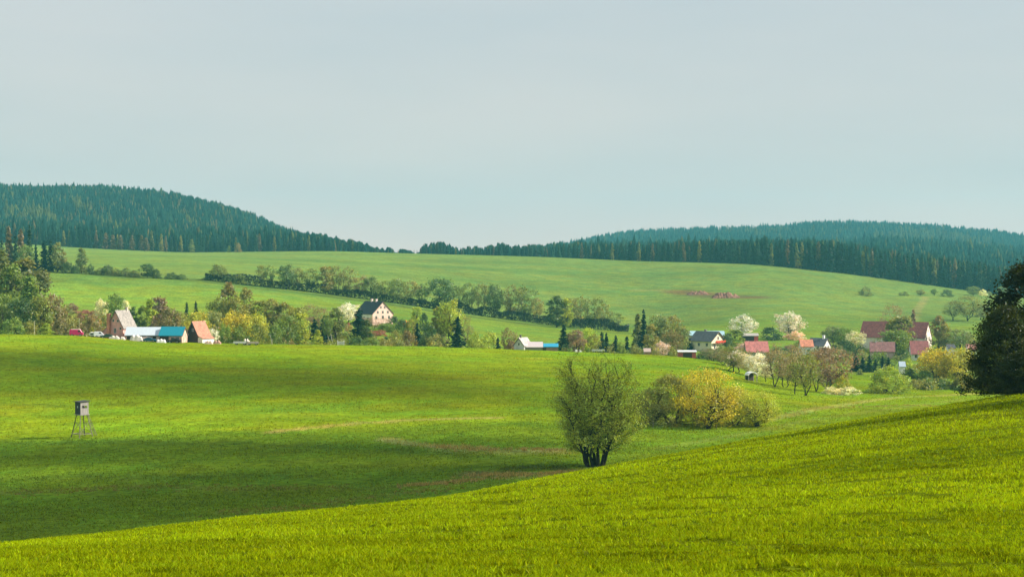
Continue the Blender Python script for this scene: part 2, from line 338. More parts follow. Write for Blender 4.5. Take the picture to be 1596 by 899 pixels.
# ------------------------------------------------------------------ foliage, bark and plain materials
def foliage_mat(name, trans=.35, gloss=.04):
    m, n, o = newmat(name)
    oi = n.nodes.new('ShaderNodeObjectInfo'); at = node(n, 'ShaderNodeAttribute', _attribute_name='tint')
    c = mulc(n, oi.outputs['Color'], at.outputs['Vector'])
    d = node(n, 'ShaderNodeBsdfDiffuse', Roughness=.5); t = n.nodes.new('ShaderNodeBsdfTranslucent')
    n.links.new(c, d.inputs['Color'])
    w = node(n, 'ShaderNodeMix', _data_type='RGBA', _blend_type='MULTIPLY'); w.inputs[0].default_value = 1
    n.links.new(c, w.inputs[6]); w.inputs[7].default_value = (1.35, 1.15, .5, 1); n.links.new(w.outputs[2], t.inputs['Color'])
    s = node(n, 'ShaderNodeMixShader', Fac=trans); n.links.new(d.outputs[0], s.inputs[1]); n.links.new(t.outputs[0], s.inputs[2])
    g = node(n, 'ShaderNodeBsdfGlossy', Roughness=.45); g.inputs['Color'].default_value = (1, 1, 1, 1)
    s2 = node(n, 'ShaderNodeMixShader', Fac=gloss); n.links.new(s.outputs[0], s2.inputs[1]); n.links.new(g.outputs[0], s2.inputs[2])
    n.links.new(s2.outputs[0], o.inputs[0]); return m
LEAF = foliage_mat('leaves', .38, .02); NEEDLE = foliage_mat('needles', .08, .01); PETAL = foliage_mat('petals', .25, .0)
def bark_mat(name, c):
    m, n, o = newmat(name); ge = n.nodes.new('ShaderNodeNewGeometry')
    z = node(n, 'ShaderNodeTexNoise', Scale=3.0, Detail=5, Roughness=.7); n.links.new(ge.outputs['Position'], z.inputs['Vector'])
    k = ramp(n, z.outputs['Fac'], [(.3, [x * .6 for x in c]), (.7, [x * 1.35 for x in c])])
    b = node(n, 'ShaderNodeBsdfDiffuse', Roughness=.8); n.links.new(k, b.inputs['Color']); n.links.new(b.outputs[0], o.inputs[0]); return m
BARK = bark_mat('bark', (.070, .058, .040)); BARKD = bark_mat('dark_bark', (.040, .034, .028)); BARKP = bark_mat('pale_bark', (.42, .40, .34)); BARKR = bark_mat('ruddy_bark', (.13, .085, .06))
_mc = {}
def pm(name, c, rough=.8, var=.12, scale=1.5, metal=0.0, stretch=(1, 1, 1)):
    """weathered paint, render, tiles or metal: one colour with uneven wear"""
    key = (name, tuple(c))
    if key in _mc: return _mc[key]
    m, n, o = newmat(name); tc = n.nodes.new('ShaderNodeTexCoord'); mp = node(n, 'ShaderNodeMapping'); mp.inputs['Scale'].default_value = stretch
    n.links.new(tc.outputs['Object'], mp.inputs[0])
    z = node(n, 'ShaderNodeTexNoise', Scale=scale, Detail=5, Roughness=.65); n.links.new(mp.outputs[0], z.inputs['Vector'])
    k = ramp(n, z.outputs['Fac'], [(.3, [x * (1 - var * 1.6) for x in c]), (.7, [min(1, x * (1 + var)) for x in c])])
    b = node(n, 'ShaderNodeBsdfPrincipled', Roughness=rough, Metallic=metal); n.links.new(k, b.inputs['Base Color'])
    bp = node(n, 'ShaderNodeBump', Strength=.25, Distance=.05); n.links.new(z.outputs['Fac'], bp.inputs['Height']); n.links.new(bp.outputs[0], b.inputs['Normal'])
    n.links.new(b.outputs[0], o.inputs[0]); _mc[key] = m; return m
def tile_mat(name, c, course=.34, var=.25):
    """roof tiles or corrugated sheet in courses down the slope"""
    key = (name, tuple(c))
    if key in _mc: return _mc[key]
    m, n, o = newmat(name); tc = n.nodes.new('ShaderNodeTexCoord')
    br = node(n, 'ShaderNodeTexBrick', Scale=1.0); br.inputs['Brick Width'].default_value = .5; br.inputs['Row Height'].default_value = course; br.inputs['Mortar Size'].default_value = .02
    br.inputs['Color1'].default_value = (*[x * (1 - var) for x in c], 1); br.inputs['Color2'].default_value = (*[min(1, x * (1 + var)) for x in c], 1); br.inputs['Mortar'].default_value = (*[x * .55 for x in c], 1)
    sw = n.nodes.new('ShaderNodeSeparateXYZ'); cb = n.nodes.new('ShaderNodeCombineXYZ'); n.links.new(tc.outputs['Object'], sw.inputs[0]); n.links.new(sw.outputs[1], cb.inputs[0]); n.links.new(sw.outputs[2], cb.inputs[1])
    n.links.new(cb.outputs[0], br.inputs['Vector'])
    z = node(n, 'ShaderNodeTexNoise', Scale=.9, Detail=5, Roughness=.7); n.links.new(tc.outputs['Object'], z.inputs['Vector'])
    k = mulc(n, br.outputs['Color'], ramp(n, z.outputs['Fac'], [(.3, (.7, .7, .72)), (.7, (1.2, 1.18, 1.12))]))
    b = node(n, 'ShaderNodeBsdfPrincipled', Roughness=.7); n.links.new(k, b.inputs['Base Color']); n.links.new(b.outputs[0], o.inputs[0]); _mc[key] = m; return m
# ------------------------------------------------------------------ tree kit (numpy)
def tubes(segs, sides=5):
    """segs: (p0, p1, r0, r1) rows -> verts, quads"""
    S = np.array([[*a, *b, r0, r1] for a, b, r0, r1 in segs], float); p0 = S[:, :3]; p1 = S[:, 3:6]; n = len(S)
    d = p1 - p0; d /= (np.linalg.norm(d, axis=1, keepdims=True) + 1e-9)
    up = np.where(np.abs(d[:, 2:3]) > .9, np.array([[1., 0, 0]]), np.array([[0, 0, 1.]])); u = np.cross(d, up); u /= (np.linalg.norm(u, axis=1, keepdims=True) + 1e-9); v = np.cross(d, u)
    a = np.arange(sides) / sides * 2 * math.pi; ca, sa = np.cos(a), np.sin(a)
    ring = u[:, None] * ca[None, :, None] + v[:, None] * sa[None, :, None]
    V = np.concatenate([p0[:, None] + ring * S[:, 6, None, None], p1[:, None] + ring * S[:, 7, None, None]], 1).reshape(-1, 3)
    b = (np.arange(n) * 2 * sides)[:, None]; k = np.arange(sides)[None]; k2 = (k + 1) % sides
    return V, np.stack([b + k, b + k2, b + sides + k2, b + sides + k], -1).reshape(-1, 4)
def leaves(rg, P_, size, out=None, outw=.6, long=1.5):
    """one small leaf clump (a bent quad) per point; out = outward direction of each"""
    n = len(P_); N = rg.normal(size=(n, 3)); N /= np.linalg.norm(N, axis=1, keepdims=True)
    if out is not None: N = N * (1 - outw) + out * outw; N /= (np.linalg.norm(N, axis=1, keepdims=True) + 1e-9)
    T = rg.normal(size=(n, 3)); U = np.cross(N, T); U /= (np.linalg.norm(U, axis=1, keepdims=True) + 1e-9); W = np.cross(N, U)
    s = size * rg.uniform(.55, 1.35, (n, 1))
    V = np.stack([P_ - U * s * .5 * long, P_ - W * s * .5, P_ + U * s * .5 * long, P_ + W * s * .5], 1).reshape(-1, 3)
    return V, np.arange(n * 4).reshape(-1, 4)
def shade_tints(rg, n, clump, var=.28, hue=.12):
    """leaf colours differ from clump to clump and from leaf to leaf"""
    nc = int(clump.max()) + 1; cv = rg.uniform(1 - var, 1 + var, nc); ch = rg.uniform(-hue, hue, nc)
    v = cv[clump] * rg.uniform(.72, 1.3, n); h = ch[clump] + rg.uniform(-.05, .05, n)
    return np.stack([v * (1 + h), v, v * (1 - h * 1.5)], 1)
TEMPL = {}
def template(key, trunk, crown, bark, leafmat, h, w):
    tme = np_mesh(key + '_trunk', trunk[0], trunk[1]); tme.materials.append(bark)
    cme = np_mesh(key + '_crown', crown[0], crown[1], crown[2]); cme.materials.append(leafmat)
    TEMPL[key] = (tme, cme, h, w)
def clump_tree(key, seed, h=10.0, w=8.0, bottom=.22, ncl=60, per=34, leaf=.42, cr=.13, stems=1, shape='round', bark=None, mat=None, var=.28, hue=.12, tr=.22, lean=.0, twig=True, fan=.0, outw=.5):
    rg = np.random.default_rng(seed); bark = bark or BARK; mat = mat or LEAF
    C = []
    while len(C) < ncl:
        t = rg.uniform(0, 1); a = rg.uniform(0, 2 * math.pi)
        if shape == 'round': rad = math.sqrt(max(0, 1 - (2 * t - 1) ** 2)) ** .85
        elif shape == 'vase': rad = min(1, .35 + 1.0 * t) * math.sqrt(max(0, 1 - max(0, (t - .55) / .45) ** 2.2))
        elif shape == 'cone': rad = (1 - t) ** .8 * min(1, t * 6 + .4)
        elif shape == 'bush': rad = math.sqrt(max(0, 1 - t ** 2.2))
        elif shape == 'willow': rad = min(1, .30 + 2.6 * t) * (1 - t ** 6) ** .5 * (1 - .12 * t)
        else: rad = min(1, t * 5 + .3) * (1 - t ** 3) ** .5      # column
        lob = 1 + .16 * math.sin(3 * a + seed) * math.cos(5 * t + seed) + .1 * math.sin(7 * a + 3 * t * 6 + seed)
        q = rg.uniform(.25, 1) ** .5 * rad * .5 * lob
        z = bottom + (1 - bottom) * t
        C.append((q * w * math.cos(a) + lean * h * t, q * w * math.sin(a), z * h * (.96 + .04 * rg.random()), t))
    C = np.array(C); segs = []; th = h * (bottom + .45 * (1 - bottom))
    bases = [np.array([rg.uniform(-1, 1) * .05 * w * (stems > 1), rg.uniform(-1, 1) * .05 * w * (stems > 1), -.3]) for _ in range(stems)]
    tops = []
    for s, b in enumerate(bases):
        a = 2 * math.pi * (s + .3) / stems; f = fan * w * .5 if stems > 1 else .03 * w
        tp = np.array([math.cos(a) * f + lean * h * .5, math.sin(a) * f, th * rg.uniform(.85, 1.1)]); tops.append(tp); prev = b; pr = tr
        for i in range(1, 6):
            q = b + (tp - b) * i / 5 + rg.normal(size=3) * .02 * h * np.array([1, 1, .2]); r = tr * (1 - .72 * i / 5)
            segs.append((prev, q, pr, r)); prev = q; pr = r
    for c in C:
        s = int(np.argmin([np.hypot(*(t_[:2] - c[:2])) for t_ in tops])) if stems > 1 else 0
        b, tp = bases[s], tops[s]; k = np.clip((c[2] * .62 - b[2]) / (tp[2] - b[2]), .18, .98); st = b + (tp - b) * k
        mid = st + (c[:3] - st) * .5 + np.array([0, 0, -.03 * h]) + rg.normal(size=3) * .015 * h
        r0 = tr * (1 - .72 * k) * .42
        segs.append((st, mid, r0, r0 * .6)); segs.append((mid, c[:3], r0 * .6, r0 * .2))
        if twig:
            for _ in range(3):
                e = c[:3] + rg.normal(size=3) * cr * w * .7 + np.array([0, 0, .03 * h]); segs.append((c[:3], e, r0 * .22, r0 * .08))
    idx = np.repeat(np.arange(ncl), per); n = len(idx)
    off = rg.normal(size=(n, 3)) * cr * w * .5 * np.array([1, 1, .85]); Pn = C[idx, :3] + off
    Pn[:, 2] = np.maximum(Pn[:, 2], .12)
    ctr = np.array([lean * h * .5, 0, h * (bottom + (1 - bottom) * .45)]); out = Pn - ctr; out /= (np.linalg.norm(out, axis=1, keepdims=True) + 1e-9)
    V, Q = leaves(rg, Pn, leaf, out, outw)
    template(key, tubes(segs, 5), (V, Q, shade_tints(rg, n, idx, var, hue)), bark, mat, float(np.percentile(Pn[:, 2], 99.7)), float(np.percentile(Pn[:, 0], 99) - np.percentile(Pn[:, 0], 1)))
def twig_tree(key, seed, h=10., w=7., levels=4, bark=None, leaf=.16, perleaf=3, mat=None, stems=1, spread=.5, trunk=.3, nb=4, leafspread=.3, var=.25, tr=.2, up=.25, minz=.1):
    """branching grown limb by limb; buds and small leaves along the outer twigs"""
    rg = np.random.default_rng(seed); segs = []; tips = []
    def limb(p, d, L, r, lv):
        n = 3 if lv > 1 else 2; q = p; dd = d; rr_ = r
        for i in range(n):
            dd = dd + rg.normal(size=3) * .13; dd[2] += up * .22; dd /= np.linalg.norm(dd); e = q + dd * L / n; r1 = rr_ * .78
            segs.append((q, e, rr_, r1)); q = e; rr_ = r1
            if lv <= 1: tips.append(q)
            if lv > 0 and (i > 0 or lv < levels):
                for _ in range(nb if i == n - 1 else max(1, nb - 2)):
                    k = rg.normal(size=3); k -= dd * k.dot(dd); k /= np.linalg.norm(k); nd = dd * (1 - spread * .5) + k * spread * rg.uniform(.6, 1.2); nd /= np.linalg.norm(nd)
                    limb(q, nd, L * rg.uniform(.55, .78), rr_ * .6, lv - 1)
    for s in range(stems):
        a = 2 * math.pi * s / stems + rg.uniform(-.3, .3); f = .0 if stems == 1 else rg.uniform(.2, .5)
        d = np.array([math.cos(a) * f, math.sin(a) * f, 1.]); d /= np.linalg.norm(d)
        limb(np.array([math.cos(a) * .04 * w * (stems > 1), math.sin(a) * .04 * w * (stems > 1), -.2]), d, h * trunk * rg.uniform(.85, 1.1), tr, levels)
    T = np.array(tips); A = np.array([[*a, *b] for a, b, _, _ in segs]); mz = T[:, 2].max(); mw = np.percentile(np.abs(T[:, :2]), 98)
    fz = h / mz; fw = w * .5 / mw
    segs = [(a * [fw, fw, fz], b * [fw, fw, fz], r0, r1) for a, b, r0, r1 in segs]; T = T * [fw, fw, fz]
    T = T[T[:, 2] > minz * h]
    idx = np.repeat(np.arange(len(T)), perleaf); n = len(idx); Pn = T[idx] + rg.normal(size=(n, 3)) * leafspread
    out = Pn - np.array([0, 0, h * .5]); out /= np.linalg.norm(out, axis=1, keepdims=True)
    V, Q = leaves(rg, Pn, leaf, out, .4)
    template(key, tubes(segs, 4), (V, Q, shade_tints(rg, n, idx // 12, var, .1)), bark or BARK, mat or LEAF, h, w)
def spruce(key, seed, h=20., w=6., lv=17, br=11, mat=None, droop=.35, gap=.0, bark=None, var=.25, bottom=.06, leaf=.62, power=.82):
    rg = np.random.default_rng(seed); Pn = []; cl = []; segs = []; n = 0
    for i in range(lv):
        t = min(max((i + rg.uniform(-.25, .25)) / lv, 0), .97); z = h * (bottom + (1 - bottom) * t); R = w * .5 * (1 - t) ** power * (1 if t > .12 else .8 + t) * rg.uniform(.85, 1.12)
        for j in range(max(5, int(br * (1 - .45 * t)))):
            if rg.random() < gap: continue
            a = rg.uniform(0, 2 * math.pi); L = R * rg.uniform(.65, 1.15) + .12; c, s = math.cos(a), math.sin(a)
            e = np.array([c * L, s * L, z - L * droop]); b = np.array([0, 0, z + L * .2]); segs.append((b, e, .03, .01))
            m = 3 + int(L * 3.2)
            for k in range(m):
                f = (k + .6) / m; q = b + (e - b) * f; q = q + rg.normal(size=3) * np.array([.16, .16, .20]) * (1 + .25 * L); q[2] -= .12 * L * f; Pn.append(q); cl.append(n)
            n += 1
    for k in range(10): Pn.append(np.array([rg.normal() * .06, rg.normal() * .06, h * (.93 + .07 * k / 9)])); cl.append(n)
    Pn = np.array(Pn); out = Pn * [1, 1, 0]; out /= (np.linalg.norm(out, axis=1, keepdims=True) + 1e-6); out[:, 2] = .35; out /= np.linalg.norm(out, axis=1, keepdims=True)
    Vv, Qq = leaves(rg, Pn, leaf, out, .45, 1.5); top = Pn[:, 2] > h * .9
    tv = tubes([(np.array([0, 0, -.4]), np.array([0, 0, h * .5]), .018 * h, .010 * h), (np.array([0, 0, h * .5]), np.array([0, 0, h * .96]), .010 * h, .002 * h)] + segs, 5)
    template(key, tv, (Vv, Qq, shade_tints(rg, len(Pn), np.array(cl), var, .06)), bark or BARK, mat or NEEDLE, h * 1.01, w * 1.05)
for i in range(5): clump_tree('broad%d' % i, 11 + i, w=8.5, ncl=75, per=34, leaf=.36)
for i in range(4): clump_tree('airy%d' % i, 31 + i, w=7.5, shape='vase', ncl=62, per=26, leaf=.32, stems=3, fan=.45, bottom=.2, cr=.12, tr=.13)
for i in range(4): clump_tree('bush%d' % i, 51 + i, h=6, w=8, shape='bush', bottom=.02, ncl=60, per=34, leaf=.34, stems=4, fan=.5, tr=.08, cr=.12)
clump_tree('dome0', 59, h=6, w=8, shape='bush', bottom=.0, ncl=170, per=34, leaf=.22, stems=4, fan=.5, tr=.08, cr=.075, var=.16)
for i in range(3): clump_tree('tall%d' % i, 61 + i, h=12, w=5, shape='column', bottom=.1, ncl=70, per=34, leaf=.36, cr=.16)
for i in range(3): clump_tree('cone%d' % i, 71 + i, h=12, w=6, shape='cone', bottom=.06, ncl=75, per=34, leaf=.36, cr=.12, tr=.16)
for i in range(3): clump_tree('blossom%d' % i, 81 + i, w=8.5, ncl=60, per=38, leaf=.34, bottom=.3, mat=PETAL, bark=BARKD, var=.16, hue=.04, cr=.12, tr=.24)
for i in range(2): clump_tree('gold%d' % i, 91 + i, w=10, h=10, ncl=85, per=42, leaf=.34, bottom=.18, stems=2, fan=.4, cr=.13, bark=BARKD, tr=.3, var=.32)
for i in range(4): clump_tree('bare%d' % i, 101 + i, w=7.5, ncl=90, per=22, leaf=.2, bottom=.12, stems=3, fan=.5, cr=.13, bark=BARKR, tr=.12, shape='vase' if i % 2 else 'round')
for i in range(4): clump_tree('grove%d' % i, 121 + i, w=6.2, ncl=85, per=26, leaf=.19, bottom=.27, stems=2, fan=.35, cr=.14, bark=BARKD, tr=.13, shape='column' if i % 2 else 'vase')
for i in range(6): spruce('spruce%d' % i, 141 + i, w=5.6 + .4 * (i % 3), h=20)
for i in range(4): spruce('larch%d' % i, 161 + i, w=5.6, h=20, droop=.05, gap=.04, mat=LEAF, lv=17, br=11, var=.3, leaf=.95, power=.55)
COLS = dict(
 green=(0.211, 0.302, 0.060), dkgreen=(0.085, 0.157, 0.048), olive=(0.291, 0.319, 0.062), brown=(.285, .235, .095), ruddy=(.30, .21, .14), yellow=(.44, .45, .055), lime=(0.410, 0.499, 0.070),
 grey=(0.245, 0.302, 0.110), spruce=(.014, .052, .034), spruce2=(.030, .078, .044), larch=(.20, .225, .075), larchr=(.22, .175, .105), white=(.86, .82, .74), cream=(.80, .80, .56), pink=(.80, .64, .58), redscrub=(.38, .18, .13),
 hedge=(0.234, 0.302, 0.085), hedge2=(0.308, 0.319, 0.095), hedged=(0.131, 0.209, 0.065), gold=(.56, .50, .045), wil=(.26, .28, .06), night=(.020, .034, .010), twig=(.31, .26, .15))
_var = {}; _rt = random.Random(5)
def tree(kind, px, Y, top, wpx, color, label, group=None, name=None, cat='tree', dy=0, zb=0.0, rot=None):
    """stand a tree on the ground at (px, Y) whose top reaches photo row `top`"""
    ks = sorted(k for k in TEMPL if k[:-1] == kind); _var[kind] = _var.get(kind, -1) + 1; key = ks[_var[kind] % len(ks)]
    tme, cme, h0, w0 = TEMPL[key]; p = P(px, Y)
    H = max(-(top - HOR) / F * Y - p.z, .6); W = wpx * Y / F * (1.3 if kind in ('spruce', 'grove') else 1.1)
    nm = name or {'spruce': 'spruce_tree', 'larch': 'larch_tree', 'bush': 'shrub', 'dome': 'shrub', 'blossom': 'blossoming_tree', 'bare': 'bare_tree', 'gold': 'willow_tree'}.get(kind, 'leafy_tree')
    r = empty(nm, (p.x, p.y, p.z - .05), _rt.uniform(0, 6.28) if rot is None else rot); r.scale = (W / w0, W / w0, H / h0)
    t = bpy.data.objects.new('trunk' if nm != 'shrub' else 'stems', tme); put(t, r)
    c = bpy.data.objects.new('crown' if nm != 'shrub' else 'foliage', cme); put(c, r)
    cc = COLS[color] if isinstance(color, str) else color; k = _rt.uniform(.9, 1.1); c.color = (cc[0] * k * _rt.uniform(.94, 1.06), cc[1] * k, cc[2] * k, 1)
    tag(r, label, cat if nm != 'shrub' else 'shrub', group); return r
CAPN = [(-420, 330), (62, 352), (200, 357), (300, 362), (400, 364), (450, 361), (500, 368), (550, 376), (600, 385), (622, 391), (640, 391), (650, 387), (668, 380), (690, 378), (715, 385), (750, 380), (800, 379), (850, 381), (900, 377), (1000, 376), (1100, 372), (1230, 368), (1300, 372), (1400, 386), (1500, 402), (1596, 418), (1950, 450)]
CAPL = [(-420, 285), (0, 281), (100, 284), (190, 286), (290, 299), (380, 323), (450, 354), (520, 368), (560, 376), (600, 385), (625, 391), (665, 392)]
CAPR = [(655, 392), (820, 381), (870, 376), (980, 354), (1100, 349), (1200, 346), (1310, 339), (1400, 342), (1500, 349), (1596, 359), (2150, 380)]
def capped(curve, px, Y, z, H, jit):
    px = np.asarray(px, float); g = .55 if curve is CAPR else .8
    c = np.interp(px, [a for a, _ in curve], [b for _, b in curve]) + jit + g * ((vnoise(px + 900, px * 0, 5.0 * g, 11) - .42) * 9 + (vnoise(px + 900, px * 0, 17, 12) - .5) * 6); return np.minimum(H, -(c - HOR) / F * Y - z)
# ------------------------------------------------------------------ the woods on the hills: each one mass of conifers
FMAT = foliage_mat('wood_needles', .12, .0)
def wood(name, label, test, n, hgt, seed, lo, hi, tints, pxr, yr, broad=0.0, cap=None, lanes=()):
    rg = np.random.default_rng(seed); px = rg.uniform(pxr[0], pxr[1], n); Y = np.sqrt(rg.uniform(yr[0] ** 2, yr[1] ** 2, n)); k = test(px, Y); px = px[k]; Y = Y[k]
    X = (px - 798) / F * Y; Zg = ground(X, Y); n = len(X); H = rg.uniform(lo, hi, n) * (.75 + .5 * vnoise(X, Y, 38, seed + 9)) * (1 + .25 * (rg.random(n) > .94)); 
    if cap is not None:
        H = capped(cap, px, Y, Zg, H, rg.exponential(2.5, n)); k = H > 5; X, Y, Zg, H, px = X[k], Y[k], Zg[k], H[k], px[k]; n = len(X)
    W = H * rg.uniform(.15, .25, n)
    isb = rg.random(n) < broad; W = np.where(isb, H * .3, W); H = np.where(isb, H * .75, H)
    s = 7; lv = 4; Vs = []; Fs = []
    a = np.arange(s) / s * 2 * math.pi
    for l in range(lv):
        t0 = l / lv; zb = .06 + .94 * t0 - .05; zt = min(1.0, .06 + .94 * (t0 + 1.75 / lv)); r = (1 - t0) ** .8
        r = np.where(isb, .75 + .4 * math.sin(math.pi * (t0 + .2)), r)
        rot = rg.uniform(0, 6.28, n); jag = rg.uniform(.55, 1.25, (n, s)); R = (W * r)[:, None] * jag
        ang = a[None] + rot[:, None]
        ring = np.stack([X[:, None] + R * np.cos(ang), Y[:, None] + R * np.sin(ang), (Zg + H * zb)[:, None] + H[:, None] * rg.uniform(-.05, .05, (n, s))], -1)
        apex = np.stack([X + rg.normal(size=n) * W * .1, Y, Zg + H * np.where(isb, min(zt, .97), zt)], -1)[:, None]
        Vs.append(np.concatenate([ring, apex], 1))
    V = np.stack(Vs, 1).reshape(-1, 3); m = s + 1; base = (np.arange(n * lv) * m)[:, None]; i = np.arange(s)[None]
    Fc = np.stack([base + i, base + (i + 1) % s, base + s + 0 * i], -1).reshape(-1, 3)
    tn = np.array([q[0] for q in tints]); pr = np.array([q[1] for q in tints]); ci = rg.choice(len(tn), n, p=pr / pr.sum())
    patch = vnoise(X, Y, 120, seed) * .5 + vnoise(X, Y, 45, seed + 3) * .5
    brow = HOR - Zg / Y * F
    for ln_ in lanes:
        d = dist_poly(px, brow, [Vector((q[0], q[1], 0)) for q in ln_]); ci = np.where((d < ln_[0][2]) & (rg.random(n) < .75), len(tn) - 1, ci)
    tt = tn[ci] * (rg.uniform(.65, 1.3, n) * (.75 + .5 * patch))[:, None]; tt = np.repeat(tt, lv * s, 0) * rg.uniform(.8, 1.2, (n * lv * s, 1))
    o = mesh_obj(name, np_mesh(name, V, Fc, tt), FMAT); o.color = (1, 1, 1, 1); tag(o, label, 'forest', kind='stuff'); return o
def edge_y(px): return kn(15, np.asarray(px, float))[0]
S_ = ((.011, .042, .032), .62); S2 = ((.022, .058, .036), .25); L1 = ((.095, .085, .040), .06); L2 = ((.075, .095, .032), .07)
wood('forest', 'dark conifer forest covering the hill at the left', lambda p, y: (y > edge_y(p) + 45), 38000, 0, 4, 12, 22, [S_, S2, L1, L2], (-420, 665), (1940, 3330), cap=CAPL, lanes=[[(112, 325, 4), (140, 345), (165, 362), (185, 380)], [(284, 348, 3), (300, 362), (318, 380)], [(15, 348, 9), (50, 345), (80, 352)], [(350, 352, 3), (362, 362)]])
wood('forest', 'band of tall dark conifers behind the upper meadow at the right', lambda p, y: (y > edge_y(p) + 30), 9000, 0, 5, 17, 28, [S_, S2, L1, L2], (655, 1950), (1590, 2150), .03, cap=CAPN)
wood('forest', 'blue green forest covering the far ridge at the right', lambda p, y: np.ones_like(p) > 0, 32000, 0, 6, 14, 24, [((.012, .052, .042), .6), ((.028, .072, .046), .3), L2], (800, 2150), (2160, 4750), .04, cap=CAPR, lanes=[[(1370, 380, 9), (1450, 376), (1540, 392)], [(1130, 372, 2), (1330, 368)]])
# the first row of trunks along the meadow, tree by tree
rg_ = random.Random(77)
def edge_row(x0, x1, step, d0, d1, lo, hi, label, group, lightp):
    x = x0
    while x < x1:
        Y = float(edge_y(x)) + rg_.uniform(d0, d1); p = P(x, Y); H = max(4.0, float(capped(CAPN, x, Y, p.z, rg_.uniform(lo, hi), rg_.expovariate(.5)))); top = HOR - (p.z + H) / Y * F; u = rg_.random()
        if u < lightp: tree('larch', x, Y, top + 1, H * .26 * F / Y, rg_.choice(['larch', 'larchr', 'hedge2']), label[1], group + ' paler', 'larch_tree')
        else: tree('spruce', x, Y, top, H * rg_.uniform(.24, .32) * F / Y, rg_.choice(['spruce', 'spruce2']), label[0], group, 'spruce_tree')
        x += step * rg_.uniform(.75, 1.3)
edge_row(62, 640, 7.6, 0, 30, 16, 25, ('dark spruce in the front row of the forest below the left hill', 'pale larch in the front row of the forest below the left hill'), 'front row trees below the left hill', .10)
edge_row(640, 870, 6.0, 0, 60, 11, 20, ('small dark spruce on the skyline in the gap between the two hills', 'pale larch on the skyline in the gap between the two hills'), 'skyline trees between the hills', .05)
edge_row(870, 1590, 6.6, 0, 24, 19, 27, ('tall dark spruce in the forest front along the upper right meadow', 'tall pale larch in the forest front along the upper right meadow'), 'forest front trees along the upper right meadow', .15)
for i, (px, tp) in enumerate([(165, 362), (176, 366), (188, 366), (206, 366), (221, 366), (228, 370)]):
    tree('larch', px, float(edge_y(px)) - 6, tp, 11, 'larchr', 'reddish brown larch in the loose row before the dark forest at the left', 'reddish brown larches before the left forest')
tree('cone', 299, 1885, 373, 8, 'grey', 'pale green young tree alone before the dark forest edge, right of the reddish larches'); tree('cone', 357, 1885, 383, 6, 'green', 'small green tree before the forest, left of the brown bush')
tree('bush', 371, 1885, 379, 9, 'brown', 'brown bush at the forest foot below the left hill')
# ------------------------------------------------------------------ foreground grass
def blades():
    rg = np.random.default_rng(9); N = 680000
    r = np.exp(rg.uniform(math.log(22.), math.log(185.), N)); r = np.where(rg.random(N) < .35, 22 + (r - 22) * .55, r)
    a = np.where(rg.random(N) < .72, rg.uniform(-AZ0 - .03, AZ0 + .03, N), rg.uniform(-AZ0 - .38, AZ0 + .38, N)); X = r * np.sin(a); Y = r * np.cos(a)
    px = 798 + F * np.tan(a); rc = kn(3, np.clip(px, -800, 2400))[0]; k = Y < rc * 1.12; X, Y, r = X[k], Y[k], r[k]
    # tufts: pull blades together here and there
    tx = np.round(X / .5) * .5; ty = np.round(Y / .5) * .5; pull = (vnoise(tx * 3.1, ty * 2.7, 1.1, 4) > .6) * .45; X = X + (tx - X) * pull; Y = Y + (ty - Y) * pull
    n = len(X); Zg = ground(X, Y); d1 = vnoise(X, Y, 2.2, 21); d2 = vnoise(X, Y, .7, 22); d3 = vnoise(X * .4, Y, 6, 23)
    grow = .45 + .75 * d1 * .6 + .45 * d2
    H = rg.uniform(.05, .125, n) * grow * (1 + .002 * r); W = rg.uniform(.003, .008, n) * (1 + r * .03)
    th = rg.uniform(0, 6.28, n); lean = rg.uniform(.1, .85, n) * H; dx, dy = np.cos(th), np.sin(th)
    fa = rg.uniform(0, math.pi, n) * .6 - .3 * math.pi * .6; sx, sy = np.cos(fa), np.sin(fa)
    odd = rg.random(n) < .015; H[odd] *= 1.35; hole = vnoise(X * .7, Y, .9, 61) * .6 + vnoise(X * .5, Y, 2.6, 62) * .4; H = H * (1 - .6 * (hole > .70))
    B = np.stack([X, Y, Zg - .02], -1); S = np.stack([sx, sy, 0 * sx], -1) * W[:, None]; L = np.stack([dx, dy, 0 * dx], -1) * lean[:, None]
    M = B + L * .35 + np.array([0, 0, 1]) * (H * .62)[:, None]; T = B + L + np.array([0, 0, 1]) * H[:, None]
    V = np.stack([B - S, B + S, M + S * .8, M - S * .8, T], 1).reshape(-1, 3); b = (np.arange(n) * 5)[:, None]
    q = b + np.array([[0, 1, 2, 3]]); t = b + np.array([[3, 2, 4]])
    v = rg.uniform(.5, 1.5, n) * (.62 + .40 * d3 + .25 * d1 + .30 * vnoise(X * .3, Y, 17, 33)); yl = rg.uniform(0, 1, n) ** 2 * .55 + .25 * d2
    tint = np.stack([v * (.80 + .55 * yl), v * (1.0 + .1 * yl), v * (1 - .3 * yl)], 1)
    dry = rg.random(n) < .012; tint[dry] = np.array([2.2, 1.9, 9.0]) * rg.uniform(.5, 1.0, (dry.sum(), 1))
    dk = (vnoise(X, Y * 1.0, 1.3, 31) > .80) & (rg.random(n) < .75); tint[dk] *= .55
    tint[odd] *= 1.35; tint[hole > .70] *= .6
    me = np_mesh('grass', V, [q, t], np.concatenate([tint, tint]))
    o = mesh_obj('grass', me, GRASS); o.color = (.295, .365, .006, 1); tag(o, 'yellow green meadow grass on the near slope', 'grass', kind='stuff')
GRASS = foliage_mat('grass_blades', .45, .0)
blades()
